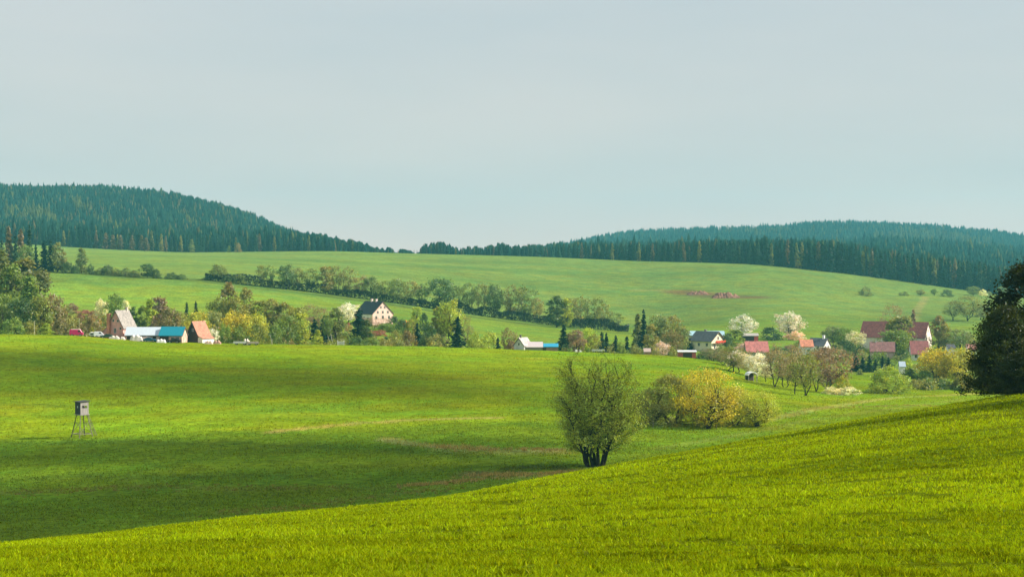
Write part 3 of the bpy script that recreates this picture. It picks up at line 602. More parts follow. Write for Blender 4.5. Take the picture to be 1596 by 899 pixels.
def tufts(name, label, spots, n, h, c, seed):
    """coarse tussocks where the damp hollow is not mown"""
    rg = np.random.default_rng(seed); Xs = []; Ys = []
    for line, w in spots:
        ln = world_line(line, 205, 420)
        for _ in range(n):
            t = rg.uniform(0, len(ln) - 1.001); k = int(t); q = ln[k].lerp(ln[k + 1], t - k); Xs.append(q.x + rg.normal() * 1.5); Ys.append(q.y + rg.normal() * w)
    X = np.array(Xs); Y = np.array(Ys); m = 9; X = np.repeat(X, m) + rg.normal(size=len(X) * m) * .18; Y = np.repeat(Y, m) + rg.normal(size=len(Y) * m) * .18; n = len(X)
    Zg = ground(X, Y); H = rg.uniform(.4, 1.1, n) * h; th = rg.uniform(0, 6.28, n); W = rg.uniform(.03, .07, n)
    B = np.stack([X, Y, Zg - .03], -1); S = np.stack([W, 0 * W, 0 * W], -1); T = B + np.stack([np.cos(th) * H * .5, np.sin(th) * H * .5, H], -1)
    V = np.stack([B - S, B + S, T], 1).reshape(-1, 3); v = rg.uniform(.5, 1.4, n); tint = np.stack([v, v * rg.uniform(.85, 1.1, n), v * .8], 1)
    o = mesh_obj(name, np_mesh(name, V, np.arange(n * 3).reshape(-1, 3), tint), GRASS); o.color = (*c, 1); tag(o, label, 'grass', kind='stuff')
tufts('reeds', 'dry straw coloured reeds in the damp hollow left of the willow', [([(690, 696), (760, 701), (885, 701)], .9), ([(740, 740), (800, 742), (885, 737)], 1.0), ([(640, 758), (740, 748)], .8)], 120, .4, (.42, .34, .16), 5)
tufts('reeds', 'patchy dry tussocks along the ditch at the lower left', [([(0, 768), (200, 760), (520, 762)], 2.0), ([(340, 800), (520, 785), (700, 760)], 1.6)], 90, .3, (.26, .23, .08), 6)
tufts('rough_grass', 'pale uncut grass strip along the field path at the right', [([(1190, 655), (1290, 635), (1400, 618), (1520, 612)], 1.0)], 260, .35, (.46, .43, .16), 7)
# ------------------------------------------------------------------ the two big field trees
def willow(key, seed, h, w):
    """many stems from one stool, long rising limbs, thin leafy sprays; open at the top"""
    rg = np.random.default_rng(seed); segs = []; Pn = []; cl = []; nc = 0
    def env(z, a): t = min(max(z / h, 0), 1); return .5 * w * min(1, .24 + 1.5 * t) * math.sqrt(max(.12, 1 - (max(0, t - .62) / .55) ** 2.0)) * (.84 + .20 * math.sin(3 * a + 1 + 4 * t) + .14 * math.sin(7 * a - 6 * t)) * 1.12
    def spray(p, d, L, r, lv):
        nonlocal nc
        n = 4; q = p; rr_ = r
        for i in range(n):
            d = d + rg.normal(size=3) * .12 + np.array([0, 0, .07]); d /= np.linalg.norm(d); e = q + d * L / n; rad = math.hypot(e[0], e[1]); m = env(e[2], math.atan2(e[1], e[0]))
            if rad > m: e[:2] *= (m / rad) ** .8
            segs.append((q, e, max(rr_, .010), max(rr_ * .8, .008))); q = e; rr_ *= .8
            if lv > 0:
                for _ in range(1 if i < n - 1 else 2):
                    k = rg.normal(size=3); k -= d * k.dot(d); k /= np.linalg.norm(k); nd = d * .75 + k * rg.uniform(.35, .7); nd /= np.linalg.norm(nd); spray(q, nd, L * rg.uniform(.45, .65), rr_ * .55, lv - 1)
            if lv <= 1:
                t = q[2] / h; m_ = rg.poisson((2.8 if lv == 0 else 1.6) * max(.30, 1.15 - 1.25 * max(0, t - .2)) * .62)
                for _ in range(m_): Pn.append(q + rg.normal(size=3) * .20); cl.append(nc)
        nc += 1
    S = 11
    for s in range(S):
        a = 2 * math.pi * s / S + rg.uniform(-.2, .2); b = np.array([math.cos(a) * .75, math.sin(a) * .6, -.3]); reach = rg.uniform(.35, .74); top = h * (rg.uniform(.82, 1.0) if s % 3 else rg.uniform(.55, .75)); q = b; r = rg.uniform(.14, .24); n = 9; prevd = None
        for i in range(1, n + 1):
            t = i / n; e = np.array([math.cos(a) * (.75 + (w * .5 * reach - .75) * t ** .8), math.sin(a) * (.6 + (w * .5 * reach - .6) * t ** .8), -.3 + (top + .3) * t]) + rg.normal(size=3) * .16 * np.array([1, 1, .3]); segs.append((q, e, r, r * .86)); d = (e - q) / np.linalg.norm(e - q); q = e; r *= .84
            if t > .12:
                for _ in range(3 if t < .75 else 2):
                    k = rg.normal(size=3); k[2] *= .4; k[:2] += np.array([math.cos(a), math.sin(a)]) * .5; k /= np.linalg.norm(k); nd = d * .62 + k * rg.uniform(.5, .9); nd[2] = max(nd[2], .15); nd /= np.linalg.norm(nd)
                    spray(q, nd, h * rg.uniform(.13, .22) * (1.1 - .35 * t), r * .5, 2 if t < .9 else 1)
    Pn = np.array(Pn); cl = np.array(cl); Pn = Pn[Pn[:, 2] > .5] if False else Pn; out = Pn - [0, 0, h * .45]; out /= np.linalg.norm(out, axis=1, keepdims=True)
    V, Q = leaves(rg, Pn, .125, out, .45, 1.9); global HN; HN = (len(segs), len(Pn))
    template(key, tubes(segs, 5), (V, Q, shade_tints(rg, len(Pn), cl // 12, .22, .10)), BARKD, LEAF, float(np.percentile(Pn[:, 2], 99.8)), float(np.percentile(Pn[:, 0], 99) - np.percentile(Pn[:, 0], 1)))
willow('hero0', 3, 14.5, 11.0); open('/dev/stderr', 'w').write('hero %s\n' % (HN,))
yw = find(925, 727, 205, 330); print('willow Y', yw)
wt = tree('hero', 929, yw, 556, 120, (.48, .56, .09), 'large many-stemmed willow standing alone at the foot of the near slope', name='willow_tree', rot=.4)
# dark earth and roots round its foot
clump_tree('group0', 301, w=10.5, h=9, ncl=120, per=80, leaf=.17, bottom=.14, stems=3, fan=.5, cr=.11, bark=BARKD, tr=.34, var=.3)
clump_tree('group1', 305, w=9, h=8, ncl=120, per=80, leaf=.17, bottom=.03, stems=4, fan=.5, cr=.11, bark=BARK, tr=.16, var=.3, shape='bush')
yg = find(1040, 663, 250, 480); print('group Y', yg)
G = 'willows in the clump right of the large willow'
for kind, px, dy, top, w, c, lab in [
 ('group', 1016, 6, 604, 62, (.28, .32, .10), 'small grey green willow at the left end of the clump in the meadow'),
 ('group', 1044, 2, 583, 88, (.34, .36, .09), 'wide olive willow with thin stems, left of the forked golden willow'),
 ('group', 1102, -4, 573, 90, (.56, .52, .05), 'golden willow with a thick dark forked trunk in the middle of the meadow clump'),
 ('group', 1146, 3, 602, 70, (.42, .46, .06), 'low olive green willow just right of the forked golden willow'),
 ('group', 1180, 0, 608, 62, (.52, .55, .06), 'bright yellow green willow at the right end of the meadow clump')]:
    if px == 1100: _var['group'] = 1      # the forked one is the tree-shaped template
    elif px in (1012, 1148, 1182): _var['group'] = 0
    elif px == 1046: _var['group'] = -1
    tree(kind, px, yg + dy, top, w, c, lab, G, 'willow_tree')
# ------------------------------------------------------------------ dark trees on the near slope at the right edge
clump_tree('dark0', 401, h=12, w=10, ncl=330, per=120, leaf=.17, bottom=.02, cr=.085, bark=BARKD, tr=.3, var=.35, shape='bush', outw=.3)
clump_tree('dark1', 402, h=12, w=9, ncl=330, per=120, leaf=.17, bottom=.02, cr=.085, bark=BARKD, tr=.3, var=.35, shape='round', outw=.3)
for px, Y, top, w, c, lab, i in [
 (1570, 158, 478, 112, (.045, .072, .016), 'dark leafy tree overhanging the near slope at the right edge, the lower and left one', 0),
 (1650, 162, 396, 165, (.026, .040, .010), 'tall almost black tree cut off by the right edge of the view', 1),
 (1600, 152, 545, 90, (.038, .060, .014), 'low dark green bush under the tall black tree at the right edge', 0)]:
    ks = 'dark%d' % i; _var['dark'] = i - 1
    tree('dark', px, Y, top, w, c, lab, 'dark trees at the right edge', 'dark_tree')
_var['dark'] = 0; tree('dark', 1830, 126, 270, 220, (.03, .045, .012), 'tallest dark tree down the slope beyond the right edge of the view', 'dark trees at the right edge', 'dark_tree')
_var['dark'] = 0; tree('dark', 1790, 163, 350, 200, (.03, .045, .012), 'tall dark tree beyond the right edge of the view', 'dark trees at the right edge', 'dark_tree')
# ------------------------------------------------------------------ vegetation of the valley, tree by tree
T_ = tree
# wood at the left edge
G = 'trees of the wood at the left edge'
for r in [
 ('cone', 2, 690, 392, 56, 'larch', 'tall olive larch cut by the left edge, above the round trees'),
 ('cone', 38, 700, 403, 60, 'larch', 'broad olive larch second from the left edge'),
 ('tall', 20, 680, 412, 40, 'green', 'greener larch wedged between the two leftmost olive larches'),
 ('tall', 58, 690, 420, 40, 'larch', 'olive larch with a rounded shoulder, rightmost of the tall larches at the left'),
 ('cone', 47, 672, 430, 40, 'green', 'dark green larch before the olive larches at the left wood'),
 ('broad', 6, 655, 458, 44, 'green', 'round dark green tree at the left edge under the tall larches'),
 ('broad', 36, 648, 464, 44, 'dkgreen', 'dark round tree above the wooden post at the far left'),
 ('broad', 62, 650, 462, 40, 'olive', 'olive round tree between the dark round tree and the brownish one at the left'),
 ('broad', 82, 655, 458, 38, 'brown', 'brownish budding tree at the right flank of the left wood'),
 ('broad', 100, 660, 478, 34, 'hedge2', 'low brown olive tree closing the left wood on its right'),
 ('bush', 20, 610, 495, 40, 'green', 'dark shrub at the field edge under the left wood'),
 ('bush', 46, 612, 500, 26, 'olive', 'olive shrub behind the wooden post at the far left'),
 ('bush', 92, 612, 497, 30, 'brown', 'brown shrub at the foot of the left wood near the magenta van'),
 ('cone', 72, 592, 504, 20, 'lime', 'bright yellow green little bush at the field edge left of the magenta van')]: T_(*r, group=G)
G = 'conifers behind the left wood'
for r in [
 ('spruce', 3, 1090, 372, 16, 'spruce2', 'dark conifer at the far left edge behind the larches'),
 ('larch', 14, 1100, 352, 16, 'larchr', 'reddish larch rising over the left wood, nearest the edge'),
 ('spruce', 24, 1080, 366, 16, 'spruce2', 'dark conifer behind the left wood between two reddish larches'),
 ('larch', 33, 1100, 356, 16, 'larchr', 'reddish larch right of the dark conifer above the left wood'),
 ('spruce', 46, 1075, 350, 15, 'spruce2', 'tallest dark conifer behind the left wood'),
 ('spruce', 56, 1065, 380, 13, 'spruce', 'short dark conifer at the right end behind the left wood'),
 ('broad', 40, 1050, 382, 22, 'green', 'green round tree low among the conifers behind the left wood')]: T_(*r, group=G)
G = 'trees at the upper left hedge'
for r in [
 ('spruce', 69, 1062, 375, 20, 'spruce', 'blackish spruce at the left end of the upper hedge'),
 ('spruce', 79, 1060, 373, 20, 'spruce2', 'tall dark spruce next to the pale birch at the upper hedge'),
 ('tall', 90, 1058, 378, 20, 'grey', 'pale birch right of the dark spruces at the upper hedge'),
 ('tall', 98, 1060, 392, 14, 'hedge2', 'thin olive tree right of the pale birch at the upper hedge'),
 ('cone', 127, 1056, 387, 18, 'grey', 'pointed grey green tree standing alone on the upper left hedge')]: T_(*r, group=G)
G = 'shrubs of the upper left hedge'
for r in [
 ('bush', 106, 1050, 408, 18, 'hedged', 'dark shrub between the olive tree and the pointed tree on the upper hedge'),
 ('bush', 117, 1050, 411, 14, 'hedged', 'dark shrub touching the left side of the pointed tree on the upper hedge'),
 ('bush', 141, 1050, 411, 12, 'hedged', 'small dark shrub just right of the pointed tree on the upper hedge'),
 ('bush', 156, 1050, 417, 16, 'hedge', 'low olive shrub left of the peaked shrub on the upper hedge'),
 ('bush', 168, 1050, 413, 18, 'hedged', 'peaked dark shrub midway along the upper left hedge'),
 ('bush', 181, 1050, 418, 16, 'hedge', 'low shrub right of the peaked shrub on the upper hedge'),
 ('bush', 196, 1050, 417, 20, 'hedge', 'wide low shrub left of the dark round shrub pair'),
 ('bush', 210, 1050, 421, 14, 'hedge', 'small pale shrub touching the dark round shrub pair on its left'),
 ('broad', 229, 1046, 411, 22, 'dkgreen', 'dark round shrub, taller of the pair in the middle of the left meadow'),
 ('bush', 243, 1046, 419, 14, 'dkgreen', 'dark round shrub, shorter of the pair in the middle of the left meadow'),
 ('bush', 267, 1046, 424, 22, 'hedged', 'flat dark shrub alone between the round pair and the hedge gap'),
 ('bush', 283, 1046, 427, 18, 'hedged', 'flat dark shrub nearest the gap in the long hedge')]: T_(*r, group=G)
# the long hedge with its row of trees
def hedge(name, label, line, h, w, c, seed, dens=26):
    rg = np.random.default_rng(seed); ln = [P(a, b) for a, b in line]; Pn = []
    for a, b in zip(ln[:-1], ln[1:]):
        L = (b - a).length; n = int(L * dens); t = rg.random(n); x = a.x + (b.x - a.x) * t; y = a.y + (b.y - a.y) * t + rg.normal(size=n) * w * .4
        hh = h * (.6 + .6 * vnoise(x, y * 0, 7, seed)); z = rg.uniform(0, 1, n) ** .7 * hh; Pn.append(np.stack([x, y, ground(x, y) + z], -1))
    Pn = np.concatenate(Pn); n = len(Pn); out = np.tile([0., -.7, .7], (n, 1)); V, Q = leaves(rg, Pn, .55, out, .35)
    o = mesh_obj(name, np_mesh(name, V, Q, shade_tints(rg, n, (np.arange(n) // 30), .3, .08)), LEAF); o.color = (*c, 1); tag(o, label, 'hedge'); return o
def hy(px): return find(px, float(np.interp(px, [a for a, _ in hl_pts], [b for _, b in hl_pts])), 900, 1250)
hl = [(x, hy(x)) for x in range(320, 990, 30)]
hedge('hedge', 'long dark hedge climbing across the upper meadow under its row of trees', hl, 5.0, 3.0, (.040, .068, .030), 12, 70)
hedge('hedge', 'low dark hedge along the upper left meadow edge', [(60, hy(60)), (100, hy(100)), (145, hy(145))], 2.6, 2, (.035, .055, .025), 13)
hedge('hedge', 'thin low hedge between the pointed tree and the round shrub pair', [(145, hy(145)), (180, hy(180)), (248, hy(248))], 1.6, 1.6, (.045, .065, .028), 14)
G = 'trees of the long hedge'
for kind, px, top, w, c, lab in [
 ('broad', 340, 412, 24, 'hedge', 'round olive tree at the left end of the long hedge'),
 ('bush', 328, 428, 22, 'hedged', 'dark shrub under the leftmost round tree of the long hedge'),
 ('bush', 376, 427, 24, 'hedge', 'low shrub in the gap right of the leftmost round hedge tree'),
 ('bush', 356, 430, 18, 'hedged', 'small dark shrub right under the leftmost round hedge tree'),
 ('airy', 407, 413, 18, 'hedge2', 'thin see-through tree, left of the close pair on the long hedge'),
 ('airy', 420, 413, 18, 'hedge', 'thin see-through tree, right of the close pair on the long hedge'),
 ('broad', 447, 412, 26, 'hedged', 'dark green round tree near the left third of the long hedge'),
 ('airy', 462, 417, 18, 'hedge2', 'brownish tree tucked against the dark green round hedge tree'),
 ('airy', 484, 419, 28, 'hedge', 'pale olive airy tree left of the tallest hedge trees'),
 ('tall', 508, 415, 20, 'hedge2', 'tall brown olive tree, first of the high trio on the hedge'),
 ('airy', 524, 414, 26, 'hedge2', 'tall brown olive tree, middle of the high trio on the hedge'),
 ('airy', 541, 416, 24, 'hedge2', 'tall brown olive tree, last of the high trio on the hedge'),
 ('airy', 560, 430, 24, 'brown', 'lower brownish tree right of the high trio on the hedge'),
 ('broad', 578, 431, 28, 'hedge', 'olive tree left of the farmhouse with the dark roof, on the hedge'),
 ('airy', 598, 438, 24, 'hedge', 'olive tree on the hedge straight above the pink house'),
 ('broad', 620, 434, 30, 'hedge', 'wide olive tree on the hedge above the right gable of the pink house'),
 ('airy', 640, 437, 26, 'hedge2', 'brown tinged tree on the hedge above the orange tarpaulin'),
 ('airy', 658, 442, 20, 'hedge', 'small olive tree left of the great dark hedge tree'),
 ('broad', 685, 433, 46, 'hedged', 'great dark round tree in the middle of the long hedge'),
 ('airy', 712, 446, 26, 'hedge', 'olive tree right of the great dark hedge tree'),
 ('airy', 732, 440, 28, 'hedge', 'tall airy tree before the dark domed one on the hedge'),
 ('airy', 750, 441, 26, 'hedge2', 'brownish airy tree touching the dark domed one on the hedge'),
 ('broad', 770, 443, 26, 'hedged', 'dark domed tree on the hedge before its gap'),
 ('airy', 800, 444, 34, 'hedge2', 'brownish green tree right of the hedge gap, with a broad crown'),
 ('airy', 820, 447, 34, 'hedge', 'broad olive tree right of the hedge gap beside the brownish one'),
 ('airy', 838, 464, 22, 'hedge2', 'sloping low brown tree ending the broad pair on the hedge'),
 ('airy', 890, 465, 26, 'hedge2', 'airy brown tree behind the solitary dark oval tree'),
 ('airy', 906, 461, 28, 'hedge2', 'tallest brown olive tree near the right end of the hedge'),
 ('airy', 924, 464, 28, 'hedge', 'olive tree second tallest near the right end of the hedge'),
 ('airy', 942, 473, 24, 'hedge2', 'shorter brown olive tree near the right end of the hedge'),
 ('airy', 960, 487, 22, 'hedge', 'lowest small tree at the right end of the hedge')]:
    T_(kind, px, hy(px) + (4 if kind == 'airy' else 0), top, w, c, lab, G)
T_('tall', 867, 985, 461, 30, 'hedged', 'solitary dark oval tree in front of the long hedge'); T_('tall', 882, 985, 465, 20, 'lime', 'pale green tree leaning on the solitary dark oval tree')
# behind and around the farm at the left
G = 'shrubs and trees behind the left farm'
for r in [
 ('bush', 112, 830, 472, 22, 'ruddy', 'grey brown shrub on the meadow edge above the magenta van'),
 ('bush', 130, 800, 483, 22, 'redscrub', 'reddish scrub patch left of the pale blossoming tree'),
 ('bush', 146, 795, 484, 20, 'redscrub', 'reddish scrub patch touching the pale blossoming tree'),
 ('blossom', 158, 775, 466, 20, 'cream', 'pale cream blossoming tree left behind the pink barn'),
 ('broad', 180, 770, 457, 26, 'green', 'dark green domed tree behind the roof ridge of the pink barn'),
 ('tall', 196, 760, 468, 12, 'cream', 'slim pale blossoming tree behind the barn roof'),
 ('bush', 112, 700, 491, 26, 'hedge2', 'olive brown thicket behind the magenta van'),
 ('bush', 128, 690, 494, 28, 'brown', 'brown thicket right of the magenta van'),
 ('bush', 146, 680, 492, 28, 'brown', 'brown thicket left of the brick chimney'),
 ('bush', 160, 690, 490, 22, 'hedge2', 'olive thicket behind the lean-to of the pink barn'),
 ('cone', 143, 596, 510, 9, 'yellow', 'little yellow bush beside the white caravan'),
 ('tall', 207, 700, 478, 16, 'dkgreen', 'narrow dark tree hugging the barn roof on its right'),
 ('tall', 221, 705, 476, 16, 'green', 'narrow green tree between the barn roof and the broad larch'),
 ('cone', 234, 710, 466, 26, 'lime', 'light green larch above the white shed roof'),
 ('tall', 249, 700, 463, 24, 'ruddy', 'brownish budding tree above the joint of the white and teal roofs'),
 ('broad', 264, 680, 480, 34, 'brown', 'wide brown crown above the teal roof'),
 ('spruce', 291, 730, 470, 14, 'spruce2', 'small green spruce tip left behind the orange roof'),
 ('spruce', 305, 735, 469, 13, 'spruce', 'small dark spruce tip above the yellow bush of the farm'),
 ('broad', 281, 690, 486, 30, 'olive', 'olive crown right above the teal roof'),
 ('broad', 310, 660, 484, 36, 'yellow', 'yellow bush right behind the orange roofed cottage'),
 ('broad', 292, 640, 500, 16, 'yellow', 'little yellow green bush between the teal barn and the orange roofed cottage')]: T_(*r, group=G)
G = 'trees between the left farm and the pink house'
for r in [
 ('tall', 356, 745, 440, 26, 'brown', 'tall reddish brown larch, highest of the trees right of the farm'),
 ('tall', 383, 745, 449, 24, 'hedge2', 'second tallest larch, right of the reddish brown one'),
 ('broad', 342, 735, 462, 34, 'olive', 'olive crown left under the reddish brown larch'),
 ('broad', 367, 730, 463, 36, 'olive', 'olive crown between the two tall larches'),
 ('broad', 330, 700, 484, 34, 'hedge2', 'brown olive crown above the white blossom by the cottage'),
 ('gold', 368, 650, 485, 44, 'gold', 'golden willow, left half of the bright pair right of the cottage'),
 ('gold', 396, 648, 488, 46, 'yellow', 'golden willow, right half of the bright pair right of the cottage'),
 ('bush', 350, 615, 503, 26, 'green', 'round green bush below the left golden willow'),
 ('bush', 374, 612, 507, 26, 'green', 'round green bush below the gap of the golden willows'),
 ('bush', 401, 615, 504, 30, 'olive', 'round olive bush below the right golden willow'),
 ('blossom', 332, 604, 512, 16, 'white', 'small white blossoming bush beside the orange roofed cottage'),
 ('tall', 406, 735, 468, 26, 'olive', 'olive tree above the right golden willow'),
 ('tall', 424, 720, 466, 26, 'hedge2', 'brownish green tree right of the golden willows, tallest of its row'),
 ('tall', 441, 720, 471, 28, 'hedge2', 'brown olive tree in the middle of the row left of the dark spruces'),
 ('broad', 458, 700, 477, 36, 'olive', 'wide green crown left of the bare russet trees'),
 ('broad', 447, 640, 492, 38, 'green', 'dense green tree at the field edge right of the golden willows'),
 ('tall', 470, 650, 487, 22, 'lime', 'upright yellow green tree at the field edge left of the dark spruces'),
 ('bush', 428, 625, 505, 24, 'green', 'low green shrub at the field edge behind the white fork-shaped post'),
 ('bare', 482, 730, 473, 32, 'ruddy', 'bare russet tree left above the dark spruces'),
 ('bare', 500, 730, 478, 32, 'ruddy', 'bare russet tree right above the dark spruces'),
 ('spruce', 490, 668, 497, 28, 'spruce', 'dark spruce, left of the broad dark pair at the field edge'),
 ('spruce', 506, 672, 491, 32, 'spruce', 'dark spruce, right of the broad dark pair at the field edge'),
 ('cone', 495, 600, 514, 14, 'lime', 'little bright green conical bush before the dark spruce pair'),
 ('tall', 523, 690, 480, 30, 'grey', 'birch with leaning white trunks left of the blossoming tree'),
 ('blossom', 544, 800, 472, 28, 'white', 'white blossoming tree left of the pink house'),
 ('bush', 541, 760, 503, 16, 'redscrub', 'reddish bush under the white blossoming tree'),
 ('bush', 530, 700, 505, 18, 'lime', 'light green bush right of the leaning birch')]: T_(*r, group=G)
G = 'trees and shrubs of the garden round the pink house'
for r in [
 ('spruce', 559, 705, 482, 34, 'spruce', 'dark spruce left before the pink house'),
 ('tall', 571, 700, 498, 20, 'dkgreen', 'blue green bushy tree touching the dark spruce before the pink house'),
 ('bare', 583, 772, 493, 20, 'ruddy', 'bare brown bush before the left corner of the pink gable'),
 ('bare', 598, 768, 495, 18, 'brown', 'bare brown bush before the middle of the pink gable'),
 ('bush', 612, 775, 493, 18, 'dkgreen', 'dark bush at the right corner of the pink gable'),
 ('bush', 602, 765, 503, 26, 'green', 'low green hedge bush below the pink gable'),
 ('bush', 577, 735, 514, 22, 'redscrub', 'pinkish flowering low bush under the pink house, left one'),
 ('bush', 593, 735, 514, 22, 'redscrub', 'pinkish flowering low bush under the pink house, right one'),
 ('bush', 553, 615, 525, 26, 'dkgreen', 'black green clipped bush at the field edge right of the white gate'),
 ('bush', 576, 618, 526, 30, 'green', 'low green bush at the field edge below the pinkish bushes'),
 ('bush', 600, 622, 526, 30, 'hedge2', 'low olive brown bush at the field edge below the pink house'),
 ('bush', 617, 650, 515, 28, 'hedge2', 'brown olive bush in the garden right below the pink house'),
 ('bush', 636, 655, 515, 24, 'brown', 'brown bush left of the small dark spruce'),
 ('bush', 627, 760, 498, 20, 'dkgreen', 'dark shrub under the orange tarpaulin'),
 ('bush', 640, 755, 497, 18, 'olive', 'olive shrub right under the orange tarpaulin'),
 ('spruce', 650, 680, 502, 17, 'spruce', 'small slim dark spruce right of the orange tarpaulin'),
 ('bush', 659, 640, 520, 14, 'dkgreen', 'dark round shrub at the foot of the small slim spruce'),
 ('tall', 649, 790, 478, 16, 'lime', 'pale green young tree right of the white box in the meadow'),
 ('bush', 661, 780, 487, 12, 'dkgreen', 'dark round shrub on the meadow right of the pale young tree'),
 ('bush', 668, 720, 505, 24, 'dkgreen', 'blue green shrub between the slim spruce and the tall light tree'),
 ('bush', 678, 640, 521, 36, 'hedge2', 'brown olive scrub at the field edge left of the broad dark spruce'),
 ('tall', 687, 740, 477, 30, 'olive', 'olive tree forming the left half of the tall light crown'),
 ('broad', 701, 735, 467, 38, 'lime', 'tall light green tree above the broad dark spruce'),
 ('spruce', 713, 640, 493, 34, 'spruce', 'broad dark spruce standing at the field edge in mid view'),
 ('bare', 727, 720, 492, 20, 'brown', 'thin brown tree right of the broad dark spruce'),
 ('bush', 742, 640, 518, 30, 'lime', 'yellow green shrub right of the broad dark spruce'),
 ('bush', 762, 645, 518, 28, 'lime', 'yellow green shrub left of the tiny dark spruce'),
 ('spruce', 776, 635, 526, 14, 'spruce', 'tiny dark spruce left of the small white cottage'),
 ('airy', 792, 650, 510, 22, 'brown', 'thin brown green tree left of the small white cottage'),
 ('bush', 798, 625, 531, 16, 'ruddy', 'reddish brown bush touching the small white cottage')]: T_(*r, group=G)
G = 'trees between the white cottage and the cream house'
for r in [
 ('spruce', 878, 700, 506, 24, 'spruce', 'dark spruce right behind the blue lean-to roof'),
 ('spruce', 886, 690, 520, 18, 'spruce2', 'lower dark spruce leaning on the tall one by the blue roof'),
 ('broad', 899, 650, 514, 28, 'ruddy', 'pinkish brown round tree at the field edge right of the blue roof'),
 ('broad', 916, 670, 511, 28, 'lime', 'yellow green round tree behind the pinkish brown one'),
 ('airy', 926, 655, 520, 18, 'olive', 'olive tree above the white trailer'),
 ('spruce', 938, 680, 517, 15, 'spruce', 'small dark spruce, first of the four in a row'),
 ('spruce', 945, 685, 518, 13, 'spruce', 'small dark spruce, second of the four in a row'),
 ('spruce', 960, 675, 522, 15, 'spruce', 'small dark spruce, third of the four in a row'),
 ('spruce', 977, 672, 524, 16, 'spruce', 'small dark spruce, last of the four in a row'),
 ('bush', 968, 665, 532, 14, 'green', 'green bush filling the gap between the last two small spruces'),
 ('larch', 994, 720, 488, 20, 'grey', 'grey green larch left of the tall dark spruce'),
 ('spruce', 1003, 715, 482, 20, 'spruce', 'tall narrow blackish spruce, highest left of the cream house'),
 ('tall', 1015, 700, 505, 20, 'hedge2', 'light trunked olive tree right of the tall narrow spruce'),
 ('broad', 1026, 740, 490, 34, 'grey', 'grey green tree in the group left of the cream house'),
 ('broad', 1046, 745, 492, 36, 'hedge2', 'brown tinged broad tree in the group left of the cream house'),
 ('broad', 1063, 740, 508, 24, 'grey', 'small grey green tree at the right of the group left of the cream house'),
 ('bare', 1048, 690, 515, 40, 'brown', 'bare brown tree above the red shed with the white roof'),
 ('bush', 990, 645, 537, 22, 'hedge2', 'olive scrub under the grey green larch'),
 ('bush', 1020, 645, 538, 18, 'hedge2', 'olive scrub left of the pinkish blossoming tree'),
 ('blossom', 1032, 655, 532, 22, 'pink', 'pinkish blossoming small tree at the field edge left of the red shed'),
 ('bush', 1046, 655, 541, 18, 'olive', 'olive bush between the pinkish blossoming tree and the red shed'),
 ('spruce', 1075, 790, 527, 18, 'spruce', 'dark spruce against the left end of the cream house'),
 ('bush', 1098, 700, 545, 24, 'dkgreen', 'dark green bush at the foot of the cream house')]: T_(*r, group=G)
G = 'trees round the cream house and the pink roof'
for r in [
 ('blossom', 1157, 880, 490, 36, 'white', 'white blossoming tree with a dark leaning trunk on the meadow above the cream house'),
 ('blossom', 1228, 890, 486, 38, 'white', 'largest white blossoming tree, on the meadow right of the dark shed'),
 ('bush', 1238, 885, 516, 34, 'pink', 'low pinkish blossoming bush at the foot of the largest white blossoming tree'),
 ('bush', 1202, 880, 510, 28, 'dkgreen', 'dark green bush between the dark shed and the largest white blossoming tree'),
 ('tall', 1145, 800, 513, 26, 'green', 'yellow green tree touching the right side of the cream house'),
 ('bush', 1133, 790, 522, 20, 'dkgreen', 'dark bush right behind the cream house gable'),
 ('blossom', 1165, 740, 533, 30, 'pink', 'pale pink blossoming tree above the pinkish red roof'),
 ('grove', 1112, 575, 543, 36, 'twig', 'brown budding tree left of the dark trunk below the cream house'),
 ('grove', 1128, 560, 546, 34, 'twig', 'brown budding tree touching the dark trunk below the cream house'),
 ('grove', 1141, 530, 540, 36, 'wil', 'taller budding tree with the strong dark trunk below the cream house'),
 ('blossom', 1151, 535, 546, 32, 'white', 'young white blossoming tree right of the strong dark trunk'),
 ('blossom', 1166, 530, 552, 28, 'cream', 'young creamy blossoming tree above the arched white hut'),
 ('blossom', 1180, 525, 550, 32, 'white', 'young white blossoming tree right above the arched white hut'),
 ('blossom', 1193, 515, 566, 24, 'cream', 'short creamy blossoming tree, lowest of the orchard'),
 ('grove', 1222, 720, 548, 34, 'grey', 'grey green tree at the right end of the pinkish red roof'),
 ('grove', 1185, 690, 556, 26, 'brown', 'brown tree hiding the wall under the pinkish red roof'),
 ('grove', 1208, 495, 543, 36, 'twig', 'brown tree, first right of the orchard blossoms'),
 ('grove', 1224, 500, 552, 30, 'olive', 'olive tinged tree between two brown ones right of the orchard'),
 ('grove', 1240, 462, 537, 38, 'twig', 'brown tree with two visible trunks in the middle of the grove'),
 ('grove', 1256, 456, 552, 40, 'olive', 'olive tree with a dark straight trunk nearest the field in the grove'),
 ('grove', 1273, 490, 545, 34, 'twig', 'brown tree left of the dense reddish one in the grove'),
 ('grove', 1300, 485, 541, 50, 'ruddy', 'dense reddish brown tree, widest of the grove'),
 ('bare', 1288, 510, 552, 36, 'ruddy', 'reddish brown bare tree tucked behind the widest one of the grove'),
 ('bush', 1313, 482, 585, 26, 'yellow', 'small yellow bush right of the dense reddish tree'),
 ('bush', 1298, 476, 602, 28, 'cream', 'low cream blossoming bush in the meadow, left half'),
 ('bush', 1320, 476, 603, 32, 'cream', 'low cream blossoming bush in the meadow, right half')]: T_(*r, group=G)
G = 'trees round the red roofed farm at the right'
